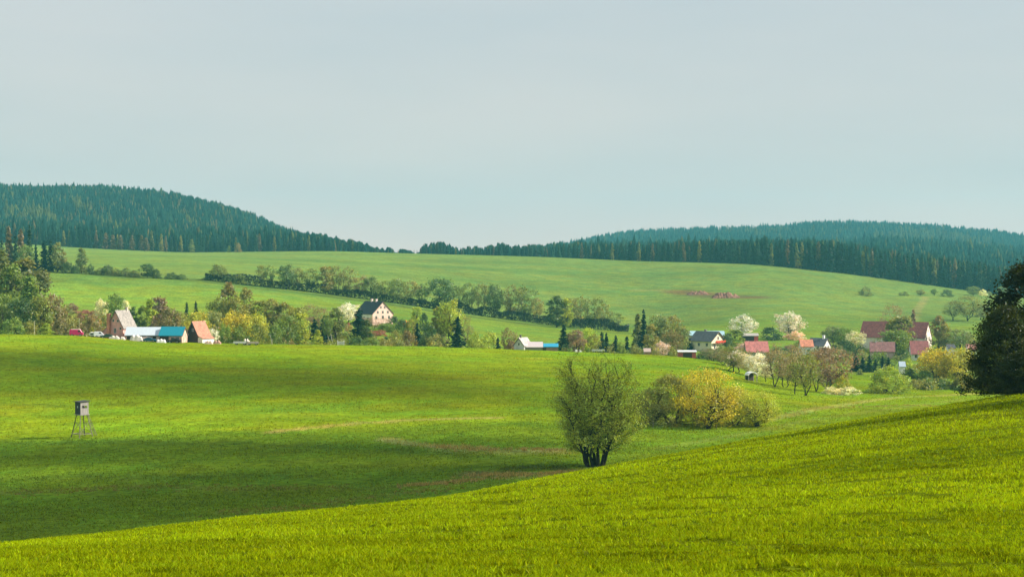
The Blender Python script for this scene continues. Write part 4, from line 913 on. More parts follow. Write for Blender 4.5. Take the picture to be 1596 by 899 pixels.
for r in [
 ('broad', 1298, 840, 508, 32, 'grey', 'grey green round tree left of the small pale blossoming tree'),
 ('broad', 1316, 835, 510, 28, 'green', 'green tree touching the small pale blossoming tree'),
 ('blossom', 1333, 790, 516, 28, 'cream', 'small pale blossoming tree left of the great red barn'),
 ('bush', 1316, 780, 530, 34, 'dkgreen', 'dark bushes under the grey green round tree'),
 ('bush', 1268, 800, 528, 28, 'dkgreen', 'dark bush above the orange roofed cottage in the grove'),
 ('bush', 1246, 800, 531, 26, 'green', 'green bush left above the orange roofed cottage in the grove'),
 ('blossom', 1275, 790, 535, 16, 'cream', 'tiny cream blossoming tree above the orange roofed cottage in the grove'),
 ('tall', 1284, 700, 545, 24, 'ruddy', 'reddish brown tree before the white gable of the grove cottage'),
 ('bush', 1288, 740, 541, 26, 'ruddy', 'reddish bush behind the white walled cottage in the grove'),
 ('bush', 1215, 760, 541, 30, 'dkgreen', 'dark bush right of the pinkish red roof'),
 ('bush', 1232, 790, 537, 24, 'ruddy', 'brown bush between the pinkish red roof and the grove cottage'),
 ('spruce', 1334, 640, 552, 17, 'spruce', 'dark spruce at the left end of the dark row below the great barn'),
 ('spruce', 1345, 638, 556, 16, 'spruce', 'dark spruce second in the dark row below the great barn'),
 ('spruce', 1355, 640, 553, 17, 'spruce', 'dark spruce third in the dark row below the great barn'),
 ('spruce', 1365, 650, 560, 14, 'spruce2', 'short dark spruce in front of the low red roof'),
 ('spruce', 1376, 645, 555, 15, 'spruce', 'dark spruce before the right part of the low red roof'),
 ('spruce', 1385, 648, 557, 14, 'spruce', 'dark spruce at the right end of the low red roof'),
 ('dome', 1388, 500, 571, 58, 'lime', 'light green round willow bush standing out in the meadow'),
 ('bare', 1390, 890, 474, 40, 'ruddy', 'reddish bare tree behind the ridge of the great barn'),
 ('larch', 1424, 870, 482, 14, 'larchr', 'thin orange brown larch rising behind the great barn'),
 ('tall', 1392, 770, 498, 28, 'olive', 'olive tree in front of the great barn roof, left one'),
 ('tall', 1406, 768, 492, 30, 'hedge2', 'brown olive tree in front of the great barn roof, right one'),
 ('broad', 1396, 760, 513, 50, 'green', 'green bushy crown at the wall of the great barn'),
 ('bush', 1356, 870, 505, 18, 'green', 'green bush behind the left end of the great barn'),
 ('bush', 1408, 730, 545, 24, 'dkgreen', 'dark bush between the two low red roofs'),
 ('tall', 1464, 800, 492, 24, 'brown', 'tall thin brownish tree right of the white barn gable'),
 ('tall', 1474, 795, 505, 20, 'hedge2', 'shorter brown olive tree right of the white barn gable'),
 ('broad', 1497, 790, 513, 40, 'grey', 'grey green crown behind the golden willows at the right'),
 ('bush', 1517, 760, 530, 26, 'hedge2', 'brownish crown next to the dark edge tree'),
 ('bush', 1415, 660, 558, 18, 'lime', 'bright green bush left of the low red roof with white wall'),
 ('gold', 1462, 560, 541, 52, 'gold', 'golden willow left of the pair before the dark edge tree'),
 ('gold', 1496, 555, 541, 54, 'yellow', 'golden willow right of the pair before the dark edge tree'),
 ('bush', 1420, 560, 574, 30, 'dkgreen', 'dark green bush right of the light round willow bush'),
 ('bush', 1440, 555, 577, 28, 'green', 'green bush under the left golden willow'),
 ('bush', 1470, 530, 590, 26, 'green', 'low green bush between the golden willow trunks'),
 ('bush', 1430, 530, 591, 30, 'hedge2', 'low brownish bush by the path under the golden willows'),
 ('bush', 1500, 530, 583, 36, 'olive', 'olive bush under the right golden willow'),
 ('bush', 1526, 530, 570, 28, 'green', 'green bush half hidden by the dark edge tree')]: T_(*r, group=G)
G = 'lone trees on the upper right meadow'
for r in [
 ('grove', 1486, None, 468, 26, 'grey', 'dark bare tree, left of the pair standing on the right meadow', 499),
 ('grove', 1508, None, 461, 40, 'hedge2', 'wide brown tree, right of the pair standing on the right meadow', 500),
 ('bush', 1532, None, 474, 24, 'grey', 'grey bush right of the tree pair on the right meadow', 494),
 ('bush', 1350, None, 446, 20, 'grey', 'grey green bush alone high on the right meadow', 461),
 ('bush', 1404, None, 455, 7, 'hedge', 'tiny bush high on the right meadow, left of two', 461),
 ('bush', 1411, None, 454, 8, 'hedge', 'tiny bush high on the right meadow, right of two', 461),
 ('broad', 1435, None, 451, 13, 'hedge2', 'small brown round tree above the climbing track', 461),
 ('broad', 1456, None, 450, 10, 'green', 'small green round tree right above the climbing track', 461),
 ('bush', 1476, None, 451, 17, 'hedged', 'flat green bush near the top edge of the right meadow', 462),
 ('broad', 1517, None, 446, 18, 'hedge', 'round pale bush where the right meadow meets the forest', 461),
 ('bush', 1532, None, 451, 13, 'cream', 'pale flowering bush where the right meadow meets the forest', 461),
 ('bush', 1541, None, 454, 10, 'hedge', 'low bush right of the pale flowering bush by the forest', 461),
 ('broad', 1563, None, 446, 16, 'hedge', 'round bush at the foot of the forest near the dark edge tree', 462)]:
    Y = find(r[1], r[7], 880, 1560); T_(r[0], r[1], Y, r[3], r[4], r[5], r[6], G)
hedge('hedge', 'scrubby olive hedge along the field crest between the farm and the pink house', [(415, 640), (450, 645), (480, 650)], 3.0, 2, (.06, .08, .03), 21)
hedge('hedge', 'low hedge in front of the small spruces right of the blue roof', [(885, 640), (930, 645), (985, 650)], 1.6, 1.2, (.05, .075, .03), 22)
hedge('hedge', 'low dark hedge before the cream house along the field crest', [(1075, 655), (1095, 655), (1118, 655)], 2.6, 1.2, (.035, .055, .025), 23)

def scrub(name, label, x0, x1, y0, y1, n, lo, hi, tints, seed):
    """mixed undergrowth nobody could count: one object"""
    rg = np.random.default_rng(seed); px = rg.uniform(x0, x1, n); Y = rg.uniform(y0, y1, n); X = (px - 798) / F * Y; Zg = ground(X, Y); H = rg.uniform(lo, hi, n) * (.6 + .8 * vnoise(X, Y, 14, seed)); m = 150
    i = np.repeat(np.arange(n), m); u = rg.normal(size=(n * m, 3)); u /= np.linalg.norm(u, axis=1, keepdims=True); u[:, 2] = np.abs(u[:, 2]); q = u * (rg.uniform(.3, 1, (n * m, 1)) ** .5)
    lob = 1 + .25 * np.sin(5 * np.arctan2(u[:, 1], u[:, 0]) + i); w = H * rg.uniform(.5, .85, n)
    Pn = np.stack([X[i] + q[:, 0] * w[i] * lob, Y[i] + q[:, 1] * w[i] * lob, Zg[i] + q[:, 2] * H[i]], -1); V, Q = leaves(rg, Pn, .42, u, .5)
    tn = np.array([COLS[t] for t in tints]); c = tn[rg.integers(0, len(tn), n)][i] * shade_tints(rg, n * m, i, .2, .06)
    o = mesh_obj(name, np_mesh(name, V, Q, c), LEAF); o.color = (1, 1, 1, 1); tag(o, label, 'undergrowth', kind='stuff')
scrub('undergrowth', 'brown and olive scrub under the trees behind the left farm', 98, 345, 640, 740, 120, 2.5, 6.0, ['brown', 'hedge2', 'olive', 'ruddy', 'green'], 1)
scrub('undergrowth', 'green scrub under the trees between the farm and the pink house', 345, 560, 625, 730, 120, 2.5, 5.5, ['green', 'hedge2', 'olive', 'brown'], 2)
scrub('undergrowth', 'low garden bushes below the pink house', 560, 700, 620, 760, 90, 1.2, 2.8, ['green', 'hedge2', 'olive', 'brown', 'dkgreen', 'lime'], 3)
scrub('undergrowth', 'low yellow green scrub along the field crest in mid view', 700, 800, 625, 660, 40, 1.5, 3.2, ['lime', 'hedge2', 'olive'], 4)
scrub('undergrowth', 'green undergrowth among the spruces and trees left of the cream house', 880, 1075, 665, 745, 80, 1.5, 4.0, ['green', 'hedge2', 'grey', 'dkgreen', 'brown'], 5)
scrub('undergrowth', 'brown and dark green scrub among the village gardens', 1105, 1345, 690, 800, 150, 1.5, 4.2, ['dkgreen', 'ruddy', 'brown', 'green', 'hedge2', 'grey'], 6)
scrub('undergrowth', 'dark green scrub round the red roofed farm', 1340, 1540, 600, 800, 130, 1.5, 3.6, ['dkgreen', 'green', 'hedge2', 'grey'], 7)
scrub('undergrowth', 'low scrub along the brook before the golden willows', 1428, 1530, 520, 560, 40, 1.2, 3.0, ['dkgreen', 'green', 'hedge2', 'olive'], 8)

# short rough grass over the middle meadow: the grain of the sward
def sward(name, label, y0, y1, n, seed):
    rg = np.random.default_rng(seed); a = rg.uniform(-AZ0 - .05, AZ0 + .05, n); r = np.sqrt(1 / rg.uniform(1 / y1 ** 2, 1 / y0 ** 2, n)); X = r * np.sin(a); Y = r * np.cos(a)
    k = vnoise(X, Y, 3.0, seed) * .5 + vnoise(X * .3, Y, 9, seed + 1) * .5; keep = rg.random(n) < (k * 1.6 - .25); X, Y, r = X[keep], Y[keep], r[keep]; n = len(X); Zg = ground(X, Y)
    H = rg.uniform(.10, .32, n); W = rg.uniform(.03, .09, n) * (.5 + r / 500); th = rg.uniform(0, 6.28, n)
    B = np.stack([X, Y, Zg - .03], -1); S = np.stack([W, 0 * W, 0 * W], -1); T = B + np.stack([np.cos(th) * H * .8, np.sin(th) * H * .8, H], -1); V = np.stack([B - S, B + S, T], 1).reshape(-1, 3)
    fi = np.interp(np.arctan2(X, Y), az, np.arange(len(az))).astype(int); fj = np.interp(np.hypot(X, Y), rr, np.arange(NR)).astype(int); base = col[fi, fj]; v = rg.uniform(.45, 1.5, n)[:, None]; tint = base * v * np.stack([rg.uniform(.9, 1.3, n), np.ones(n), rg.uniform(.8, 1.1, n)], 1)
    o = mesh_obj(name, np_mesh(name, V, np.arange(n * 3).reshape(-1, 3), tint), GRASS); o.color = (1.15, 1.1, 1, 1); tag(o, label, 'grass', kind='stuff')
sward('rough_grass', 'uneven green sward of the meadow in the middle distance', 205, 600, 260000, 41)
# ------------------------------------------------------------------ buildings
def quadbox(bm, x0, x1, y0, y1, z0, z1):
    v = [bm.verts.new((x, y, z)) for x in (x0, x1) for y in (y0, y1) for z in (z0, z1)]
    for f in ((0, 1, 3, 2), (4, 6, 7, 5), (0, 4, 5, 1), (2, 3, 7, 6), (0, 2, 6, 4), (1, 5, 7, 3)): bm.faces.new([v[i] for i in f])
def bm_obj(name, fn, mat, parent=None, bevel=0.0):
    bm = bmesh.new(); fn(bm); bmesh.ops.recalc_face_normals(bm, faces=bm.faces[:])
    if bevel: bmesh.ops.bevel(bm, geom=bm.edges[:], offset=bevel, segments=1, affect='EDGES')
    me = bpy.data.meshes.new(name); bm.to_mesh(me); bm.free(); me.materials.append(mat); o = bpy.data.objects.new(name, me); return put(o, parent)
GLASS = None
def glass():
    global GLASS
    if GLASS is None:
        m, n, o = newmat('window_glass'); b = node(n, 'ShaderNodeBsdfPrincipled', Roughness=.12); b.inputs['Base Color'].default_value = (.03, .035, .045, 1); n.links.new(b.outputs[0], o.inputs[0]); GLASS = m
    return GLASS
def prism(bm, pts, a, b, axis='y'):
    """extrude an outline of (u, z) points from a to b along an axis"""
    f = (lambda u, z, t: (u, t, z)) if axis == 'y' else (lambda u, z, t: (t, u, z))
    A = [bm.verts.new(f(u, z, a)) for u, z in pts]; B = [bm.verts.new(f(u, z, b)) for u, z in pts]; n = len(pts)
    bm.faces.new(A); bm.faces.new(B[::-1])
    for i in range(n): bm.faces.new([A[i], A[(i + 1) % n], B[(i + 1) % n], B[i]])
def window(parent, side, u, z, w, h, half, frame_c=(.55, .50, .44), arch=False):
    """a framed pane on a wall: side 's' = front gable, 'w'/'e' = long sides; half = distance of that wall from the middle"""
    def place(bm, u0, u1, z0, z1, d0, d1):
        if side == 's': quadbox(bm, u0, u1, -half - d1, -half - d0, z0, z1)
        elif side == 'w': quadbox(bm, -half - d1, -half - d0, u0, u1, z0, z1)
        else: quadbox(bm, half + d0, half + d1, u0, u1, z0, z1)
    def fr(bm):
        t = .09
        place(bm, u - w / 2 - t, u - w / 2, z - t, z + h + t, .003, .07); place(bm, u + w / 2, u + w / 2 + t, z - t, z + h + t, .003, .07)
        place(bm, u - w / 2, u + w / 2, z - t, z, .003, .07); place(bm, u - w / 2, u + w / 2, z + h, z + h + t, .003, .07)
        if w > .5: place(bm, u - .03, u + .03, z, z + h, .034, .06)
    wn = bm_obj('window', fr, pm('window_frame', frame_c, .6), parent)
    bm_obj('pane', lambda bm: place(bm, u - w / 2, u + w / 2, z, z + h, .004, .032), glass(), wn); return wn
def house(name, label, px, Y, w, l, he, hr, deg, wall, roof, group=None, cat='house', over=.45, roof_kind='tile', left_he=None, zoff=0.0, wins=(), chim=(), gable_c=None, thick=.18, ridge_u=0.0):
    """gable house; ridge runs along local y; front gable faces -y before turning by deg"""
    p = P(px, Y); r = empty(name, (p.x, p.y, p.z + zoff), R_(deg)); tag(r, label, cat, group)
    hl_ = he if left_he is None else left_he; a = w / 2; e = l / 2; fz = -1.6
    bm_obj('wall', lambda bm: prism(bm, [(-a, fz), (a, fz), (a, he), (ridge_u, hr), (-a, hl_)], -e, e), wall, r)
    mr = tile_mat('roof_tiles', roof) if roof_kind == 'tile' else pm('roof_sheet', roof, .45, .14, 2.5, .0, (1, 6, 1))
    def rf(bm):
        for s, hh in ((-1, hl_), (1, he)):
            ex = s * (a + over); k = (hr - hh) / (a - s * ridge_u); ez = hh - k * over
            prism(bm, [(ridge_u, hr + .01), (ex, ez + .01), (ex, ez + .01 + thick), (ridge_u, hr + .01 + thick * 1.25)], -e - over * .7, e + over * .7)
    ro = bm_obj('roof', rf, mr, r)
    # barge boards along the front gable
    def bb(bm):
        for s, hh in ((-1, hl_), (1, he)):
            ex = s * (a + over); k = (hr - hh) / (a - s * ridge_u); ez = hh - k * over
            prism(bm, [(ridge_u, hr - .16), (ex, ez - .16), (ex, ez + thick * .8), (ridge_u, hr + thick * .9)], -e - over * .7 - .05, -e - over * .7 - .003)
    bm_obj('barge_board', bb, pm('barge_board', (.12, .08, .06)), r)
    for (cx, cy, cw, ch, cc) in chim:
        def chf(bm):
            quadbox(bm, cx - cw / 2, cx + cw / 2, cy - cw / 2, cy + cw / 2, hr - abs(cx) * 1.2 - 1.2, hr + ch); quadbox(bm, cx - cw / 2 - .08, cx + cw / 2 + .08, cy - cw / 2 - .08, cy + cw / 2 + .08, hr + ch + .003, hr + ch + .15)
        bm_obj('chimney', chf, pm('chimney_render', cc), ro)
    for s, u, z, ww, hh in wins: window(r, s, u, z, ww, hh, e if s == 's' else a)
    return r
PINK = pm('pink_render', (.74, .38, .33), .9, .18, .8); PINKL = pm('pale_pink_render', (.74, .50, .42), .9, .1, .6); CREAM = pm('cream_render', (.76, .66, .46), .9, .08, .6); WHITE = pm('white_render', (.78, .76, .72), .9, .1, .6)
BRICK = pm('worn_brick', (.52, .22, .14), .9, .25, 1.2); OLDW = pm('patchy_brick_wall', (.66, .42, .33), .9, .4, 1.0); DWOOD_SHADE = pm('dark_boards_and_shade', (.055, .035, .03), .85, .3, 1.2, 0, (8, 8, .6)); GREYW = pm('grey_boards', (.30, .27, .24), .85, .25, 1.2, 0, (8, 8, .6))  # the dark board colour also carries the shade of the cottage gable
# pink barn at the left: gable to the front left, tall brick chimney, lean-to
b = house('pink_barn', 'old pink barn with a grey roof and tall brick chimney at the farm', 190, 592, 5.2, 7.4, 4.2, 8.9, -20, PINK, (.30, .27, .25), cat='barn', left_he=4.4, ridge_u=0,
          wins=[('s', -.2, 2.2, .7, 1.4), ('s', -.8, 5.7, .5, .6), ('s', .8, 5.6, .5, .6), ('s', 1.7, 3.3, .5, .6)], chim=[(0, 2.6, .7, .9, (.5, .42, .36))])
bm_obj('outer_chimney', lambda bm: (quadbox(bm, -2.55, -1.65, -4.7, -3.704, -1.6, 7.9), quadbox(bm, -2.65, -1.55, -4.8, -3.6, 7.903, 8.15)), BRICK, b)
bm_obj('lean_to', lambda bm: prism(bm, [(-5.0, -1.6), (-2.603, -1.6), (-2.603, 4.3), (-5.0, 2.0)], -3.6, 3.0), PINK, b)
bm_obj('lean_to_roof', lambda bm: prism(bm, [(-5.3, 1.75), (-2.61, 4.33), (-2.61, 4.5), (-5.3, 1.92)], -3.8, 3.3), tile_mat('roof_tiles', (.42, .25, .20)), b)
# long shed and teal barn: ridges across the view
def cross(name, label, px0, px1, Y, depth, he, hr, wall, roof, rk='sheet', zoff=0, deg=90, wins=(), over=.35, cat='shed', **k):
    l = (px1 - px0) / F * Y; return house(name, label, (px0 + px1) / 2, Y, depth, l, he, hr, deg, wall, roof, cat=cat, roof_kind=rk, zoff=zoff, wins=wins, over=over, **k)
b = cross('long_shed', 'long low shed with a pale blue grey roof beside the pink barn', 199, 251, 586, 6.5, 2.0, 4.0, pm('patchy_wall', (.70, .52, .46), .9, .3, .7), (.52, .58, .64), over=.5)
for u in (-3.6, .5, 4.2): bm_obj('door', lambda bm: quadbox(bm, -3.30, -3.254, u - .55, u + .55, -1.2, 1.6), DWOOD_SHADE, b)
bm_obj('eave_beam', lambda bm: quadbox(bm, -3.65, -3.26, -5.05, 5.05, 1.5, 1.75), DWOOD_SHADE, b)
b = cross('teal_barn', 'barn with a bright teal roof and patchy brick walls at the farm', 252, 288, 584, 6.2, 2.2, 4.5, OLDW, (.0, .22, .30), deg=84, cat='barn')
bm_obj('barn_door', lambda bm: quadbox(bm, -3.16, -3.104, .6, 3.4, -1.3, 2.1), DWOOD_SHADE, b)
for u in (-.6, -2.2): window(b, 'w', u, .8, .8, .8, 3.1)
# cottage with orange roof, gable shade put into its dark wall colour
b = house('orange_roofed_cottage', 'small cottage with an orange tiled roof and a dark shaded gable', 309, 590, 5.2, 4.8, 2.4, 6.4, -38, DWOOD_SHADE, (.46, .19, .12), wins=[('s', .2, 3.6, .6, .7)])
bm_obj('porch', lambda bm: prism(bm, [(2.604, -1.6), (4.6, -1.6), (4.6, 1.4), (2.604, 2.2)], -2.6, 2.2), WHITE, b)
bm_obj('porch_roof', lambda bm: prism(bm, [(2.61, 2.25), (4.9, 1.38), (4.9, 1.5), (2.61, 2.4)], -2.8, 2.4), tile_mat('roof_tiles', (.50, .22, .15)), b)
bm_obj('annex', lambda bm: prism(bm, [(-4.3, -1.6), (-2.604, -1.6), (-2.604, 3.9), (-4.3, 3.0)], -2.3, 2.0), PINK, b)
# pink farmhouse in the middle
b = house('pink_farmhouse', 'tall pink house with a dark blue green roof and two small chimneys above the valley', 583, 812, 10.6, 12.4, 4.6, 9.5, 40, PINKL, (.018, .042, .052), over=.35,
          wins=[('s', -1.0, 6.8, .7, .9), ('s', 1.0, 6.8, .7, .9), ('s', -2.6, 4.7, .8, 1.0), ('s', 0, 4.7, .8, 1.0), ('s', 2.6, 4.7, .8, 1.0), ('s', -3.4, 2.4, .9, 1.2), ('s', 0, 2.4, 1.0, 1.3), ('s', 3.2, 2.4, .9, 1.2), ('w', -3, 2.4, .9, 1.2), ('w', 2, 2.4, .9, 1.2)],
          chim=[(0, -1.6, .8, 1.0, (.62, .50, .46)), (0, 1.6, .8, 1.0, (.62, .50, .46))])
bm_obj('white_side_wall', lambda bm: quadbox(bm, -5.36, -5.304, -6.1, 6.1, 2.9, 4.35), WHITE, b)
# white cottage with blue lean-to
b = house('white_cottage', 'small white gabled cottage with a thin dark chimney at the field edge in mid view', 815, 598, 4.0, 4.0, 1.7, 3.9, -38, pm('whitewash', (.62, .58, .56), .9, .15, .8), (.42, .39, .38), wins=[('s', 0, 1.7, .5, .7)], chim=[(0, -1.2, .4, .9, (.10, .08, .08))], over=.3)
b = cross('pale_shed', 'low shed with a pinkish white roof between the white cottage and the blue roof', 819, 845, 598, 4.4, 1.3, 2.6, GREYW, (.56, .48, .48))
b = cross('blue_roofed_shed', 'open brick shed under a bright blue sheet roof beside the pale shed', 845, 869, 598, 4.0, 1.5, 2.25, pm('brown_wall', (.36, .22, .18), .9, .3, 1), (.02, .30, .48))
bm_obj('opening', lambda bm: quadbox(bm, -2.05, -2.004, 1.2, 2.3, -1.0, 1.2), DWOOD_SHADE, b)
# cream house, its shed, roofs behind
b = house('cream_house', 'cream gabled house with a slate grey roof and red flower boxes on its balcony', 1103, 790, 9.2, 10.6, 4.6, 7.9, 48, CREAM, (.075, .085, .095), over=.8,
          wins=[('s', -2.4, 1.2, 1.0, 1.3), ('s', 2.4, 1.2, 1.0, 1.3), ('s', 0, 4.8, .9, 1.2), ('w', -3, 2.2, 1.0, 1.2), ('w', 1, 2.2, 1.0, 1.2)], chim=[(.6, 1.5, .7, .7, (.2, .18, .17))])
bal = bm_obj('balcony', lambda bm: (quadbox(bm, -3.4, 3.4, -6.5, -5.304, 3.15, 3.35), quadbox(bm, -3.4, 3.4, -6.5, -6.42, 3.353, 4.1)), pm('balcony_boards', (.34, .16, .09)), b)
def flowers(bm):
    rg = random.Random(4)
    for i in range(60):
        x = rg.uniform(-3.3, 3.3); quadbox(bm, x - .16, x + .16, -6.85 + rg.uniform(-.05, .05), -6.504, 3.7 + rg.uniform(-.2, .15), 4.2 + rg.uniform(0, .3))
bm_obj('flower_box', flowers, pm('red_flowers', (.62, .07, .03), .9, .4, 6), bal)
b = cross('blue_grey_shed', 'long low shed with a pale blue roof behind the cream house', 1074, 1128, 872, 6, 2.3, 3.9, GREYW, (.34, .52, .60))
b = cross('dark_shed', 'dark open shed with a red end wall under the meadow blossom', 1157, 1181, 872, 5, 2.5, 3.4, DWOOD_SHADE, (.40, .36, .33))
bm_obj('red_end_wall', lambda bm: quadbox(bm, -2.60, -2.504, -3.4, -1.6, -1.4, 2.4), pm('red_boards', (.58, .10, .09)), b)
b = cross('red_shed', 'small red shed with a white flat roof and dark opening at the field crest', 1057, 1084, 584, 4, 1.75, 2.0, pm('red_paint', (.42, .10, .08)), (.78, .80, .82))
bm_obj('opening', lambda bm: quadbox(bm, -2.05, -2.004, -1.4, 1.3, -1.3, 1.5), DWOOD_SHADE, b)
b = cross('boarded_hut', 'narrow brownish hut half hidden under the group of trees left of the pinkish blossoming tree', 1004, 1013, 610, 3, 1.9, 2.7, pm('brown_boards', (.38, .22, .17)), (.45, .34, .30))
b = cross('pink_red_roofed_house', 'low house with a pinkish red roof behind the orchard blossoms', 1162, 1196, 735, 8, 2.6, 6.3, pm('grey_render', (.45, .38, .34)), (.48, .16, .145), rk='tile', cat='house')
# cottage in the grove
b = cross('orange_roofed_house', 'small house with an orange roof showing between the brown trees of the grove', 1247, 1266, 770, 6, 3.4, 5.8, WHITE, (.58, .22, .13), rk='tile', cat='house')
b = house('white_walled_cottage', 'white walled cottage with a dark roof and white chimney behind the dense reddish tree', 1277, 775, 6, 7, 3.6, 6.2, 55, WHITE, (.10, .11, .13), wins=[('s', -1.5, 2.2, .9, 1.1), ('s', 1.5, 2.2, .9, 1.1), ('w', -1, 2.2, .9, 1.1)], chim=[(0, -2.0, .8, 1.2, (.82, .8, .78))])
# great barn on the right with lower roofs
b = house('great_barn', 'great long barn with a maroon roof and a tall white gable, right of the village', 1396, 812, 10.5, 28, 5.6, 11.8, 62, pm('pale_barn_wall', (.76, .64, .58), .9, .12, .7), (.27, .080, .072), cat='barn', over=.3,
          wins=[('s', 0, 7.9, .7, .9), ('s', -2.2, 4.6, .9, 1.2), ('s', 0, 4.6, .9, 1.2), ('s', 2.2, 4.6, .9, 1.2), ('s', -2.2, 1.6, .9, 1.3), ('s', 0, 1.6, .9, 1.3), ('s', 2.2, 1.6, .9, 1.3), ('w', -6, 2, 1, 1.3), ('w', 0, 2, 1, 1.3), ('w', 6, 2, 1, 1.3)],
          chim=[(0, -5.0, .8, .8, (.75, .70, .66))])
b = cross('low_red_roofed_house', 'low house with a dull red roof behind the dark spruces below the great barn', 1357, 1394, 735, 7.5, 3.0, 6.3, pm('pink_wall', (.60, .40, .36)), (.25, .115, .11), rk='tile', deg=80, cat='house', chim=[(0, 2.5, .6, .6, (.7, .66, .6))])
b = cross('red_roofed_outbuilding', 'outbuilding with a red roof and white wall below the white barn gable', 1419, 1446, 725, 7.5, 2.6, 7.0, WHITE, (.28, .09, .09), rk='tile', deg=86, cat='outbuilding', wins=[('w', -1.5, 1.0, .9, 1.1), ('w', 1.5, 1.0, .9, 1.1)])
b = cross('red_roofed_garage', 'small garage with a red roof wedged between the barn gable and the outbuilding', 1432, 1446, 760, 4, 2.2, 3.8, WHITE, (.50, .10, .09), rk='tile', cat='garage')
b = cross('dark_roofed_cottage', 'little white walled cottage with a dark roof above the golden willows', 1476, 1487, 745, 5, 3.8, 5.0, WHITE, (.07, .07, .08), rk='tile', cat='cottage')
b = cross('pinkish_cottage', 'little cottage with a pinkish roof just left of the dark edge tree', 1507, 1520, 745, 5, 3.4, 5.0, WHITE, (.50, .26, .20), rk='tile', cat='cottage')
b = cross('white_hut', 'small white hut with a blue grey roof beside the bright green bush', 1402, 1410, 610, 2.4, 3.6, 4.8, WHITE, (.40, .48, .58), cat='hut')
# arched white hut in the orchard
p = P(1171, 505); r = empty('arched_hut', p, R_(20)); tag(r, 'tiny open hut with a white arched roof in the orchard', 'hut')
def arch(bm):
    pts = [(math.cos(t) * 1.35, 1.5 + math.sin(t) * .95) for t in np.linspace(0, math.pi, 11)] + [(math.cos(t) * 1.2, 1.45 + math.sin(t) * .8) for t in np.linspace(math.pi, 0, 11)]
    prism(bm, pts, -1.1, 1.1)
bm_obj('arched_roof', arch, pm('white_sheet', (.82, .82, .80)), r)
bm_obj('back_wall', lambda bm: prism(bm, [(-1.15, 0), (1.15, 0)] + [(math.cos(t) * 1.15, 1.44 + math.sin(t) * .75) for t in np.linspace(0, math.pi, 9)], .9, 1.0), DWOOD_SHADE, r)
for sx in (-1.2, 1.2):
    for sy in (-.95, .95): bm_obj('post', lambda bm: quadbox(bm, sx - .06, sx + .06, sy - .06, sy + .06, -.3, 1.46), GREYW, r)
# ------------------------------------------------------------------ the raised hide
ys = find(125, 681, 250, 420); p = P(127, ys); r = empty('hunting_stand', p, R_(44)); tag(r, 'raised wooden hunting hide on splayed pole legs in the left meadow', 'hunting stand')
POLE = bark_mat('weathered_poles', (.30, .27, .20)); POLED = bark_mat('dark_poles', (.10, .095, .08))
zc = 3.75
def tube_bm(bm, a, b, ra, rb, s=8):
    V, Q = tubes([(np.array(a, float), np.array(b, float), ra, rb)], s); vs = [bm.verts.new(v) for v in V]
    for q in Q: bm.faces.new([vs[i] for i in q])
    bm.faces.new(vs[:s][::-1]); bm.faces.new(vs[s:])
for i, (sx, sy) in enumerate(((-1, -1), (1, -1), (1, 1), (-1, 1))): bm_obj('leg', lambda bm: tube_bm(bm, (sx * 1.35, sy * 1.35, -.4), (sx * .62, sy * .62, zc + .1), .085, .07), POLE if i in (0, 1) else POLED, r)
def br(a, b, rr=.05): bm_obj('brace', lambda bm: tube_bm(bm, a, b, rr, rr), POLE, r)
c1_, c2_ = 1.22, .95
for (x0, y0, x1, y1) in ((-1, -1, 1, -1), (1, -1, 1, 1), (1, 1, -1, 1), (-1, 1, -1, -1)):
    br((x0 * c1_, y0 * c1_, .55), (x1 * c1_, y1 * c1_, .55), .06); br((x0 * c1_, y0 * c1_, .6), (x1 * .82, y1 * .82, 2.6), .04)
bm_obj('platform', lambda bm: quadbox(bm, -.95, .95, -.95, .95, zc - .03, zc + .09), GREYW, r)
def cab(bm):
    t = .06; z0 = zc + .093; z1 = zc + 2.15; h = .78
    for s in (-1, 1): quadbox(bm, s * h - t / 2, s * h + t / 2, -h + t / 2 + .002, h - t / 2 - .002, z0, z1) if s < 0 else None
    # right wall and front wall with shooting slots
    def wall(ax, s, slot):
        segs_ = [(-h, h, z0, slot[0]), (-h, -slot[2], slot[0], slot[1]), (slot[2], h, slot[0], slot[1]), (-h, h, slot[1], z1)]
        for a_, b_, c_, d_ in segs_:
            if ax == 'y': quadbox(bm, a_, b_, s * h - t / 2, s * h + t / 2, c_ + .001, d_ - .001)
            else: quadbox(bm, s * h - t / 2, s * h + t / 2, a_ + t / 2 + .002, b_ - t / 2 - .002, c_ + .001, d_ - .001)
    wall('y', -1, (z0 + 1.05, z0 + 1.45, .5)); wall('x', 1, (z0 + 1.1, z0 + 1.5, .45)); wall('y', 1, (z0 + 1.1, z0 + 1.5, .4))
cabin = bm_obj('cabin', cab, pm('weathered_boards', (.32, .29, .27), .9, .25, 1.4, 0, (10, 10, .6)), r)
bm_obj('shade_panel', lambda bm: (quadbox(bm, -.845, -.813, -.80, .80, zc + .1, zc + 1.15), quadbox(bm, -.845, -.813, -.80, -.14, zc + 1.153, zc + 1.5), quadbox(bm, -.845, -.813, .14, .80, zc + 1.153, zc + 1.5), quadbox(bm, -.845, -.813, -.80, .80, zc + 1.503, zc + 2.14)), pm('shaded_boards', (.035, .04, .05), .8, .3, 1.4), cabin)  # dark sheet stands in for the shade on the cabin's left wall
bm_obj('pane', lambda bm: quadbox(bm, -.835, -.816, -.137, .137, zc + 1.156, zc + 1.497), pm('bright_pane', (.45, .5, .6), .2), cabin)
bm_obj('roof', lambda bm: prism(bm, [(-1.05, zc + 2.155), (1.05, zc + 2.28), (1.05, zc + 2.37), (-1.05, zc + 2.245)], -1.02, 1.02), pm('roof_felt', (.05, .05, .05)), r)
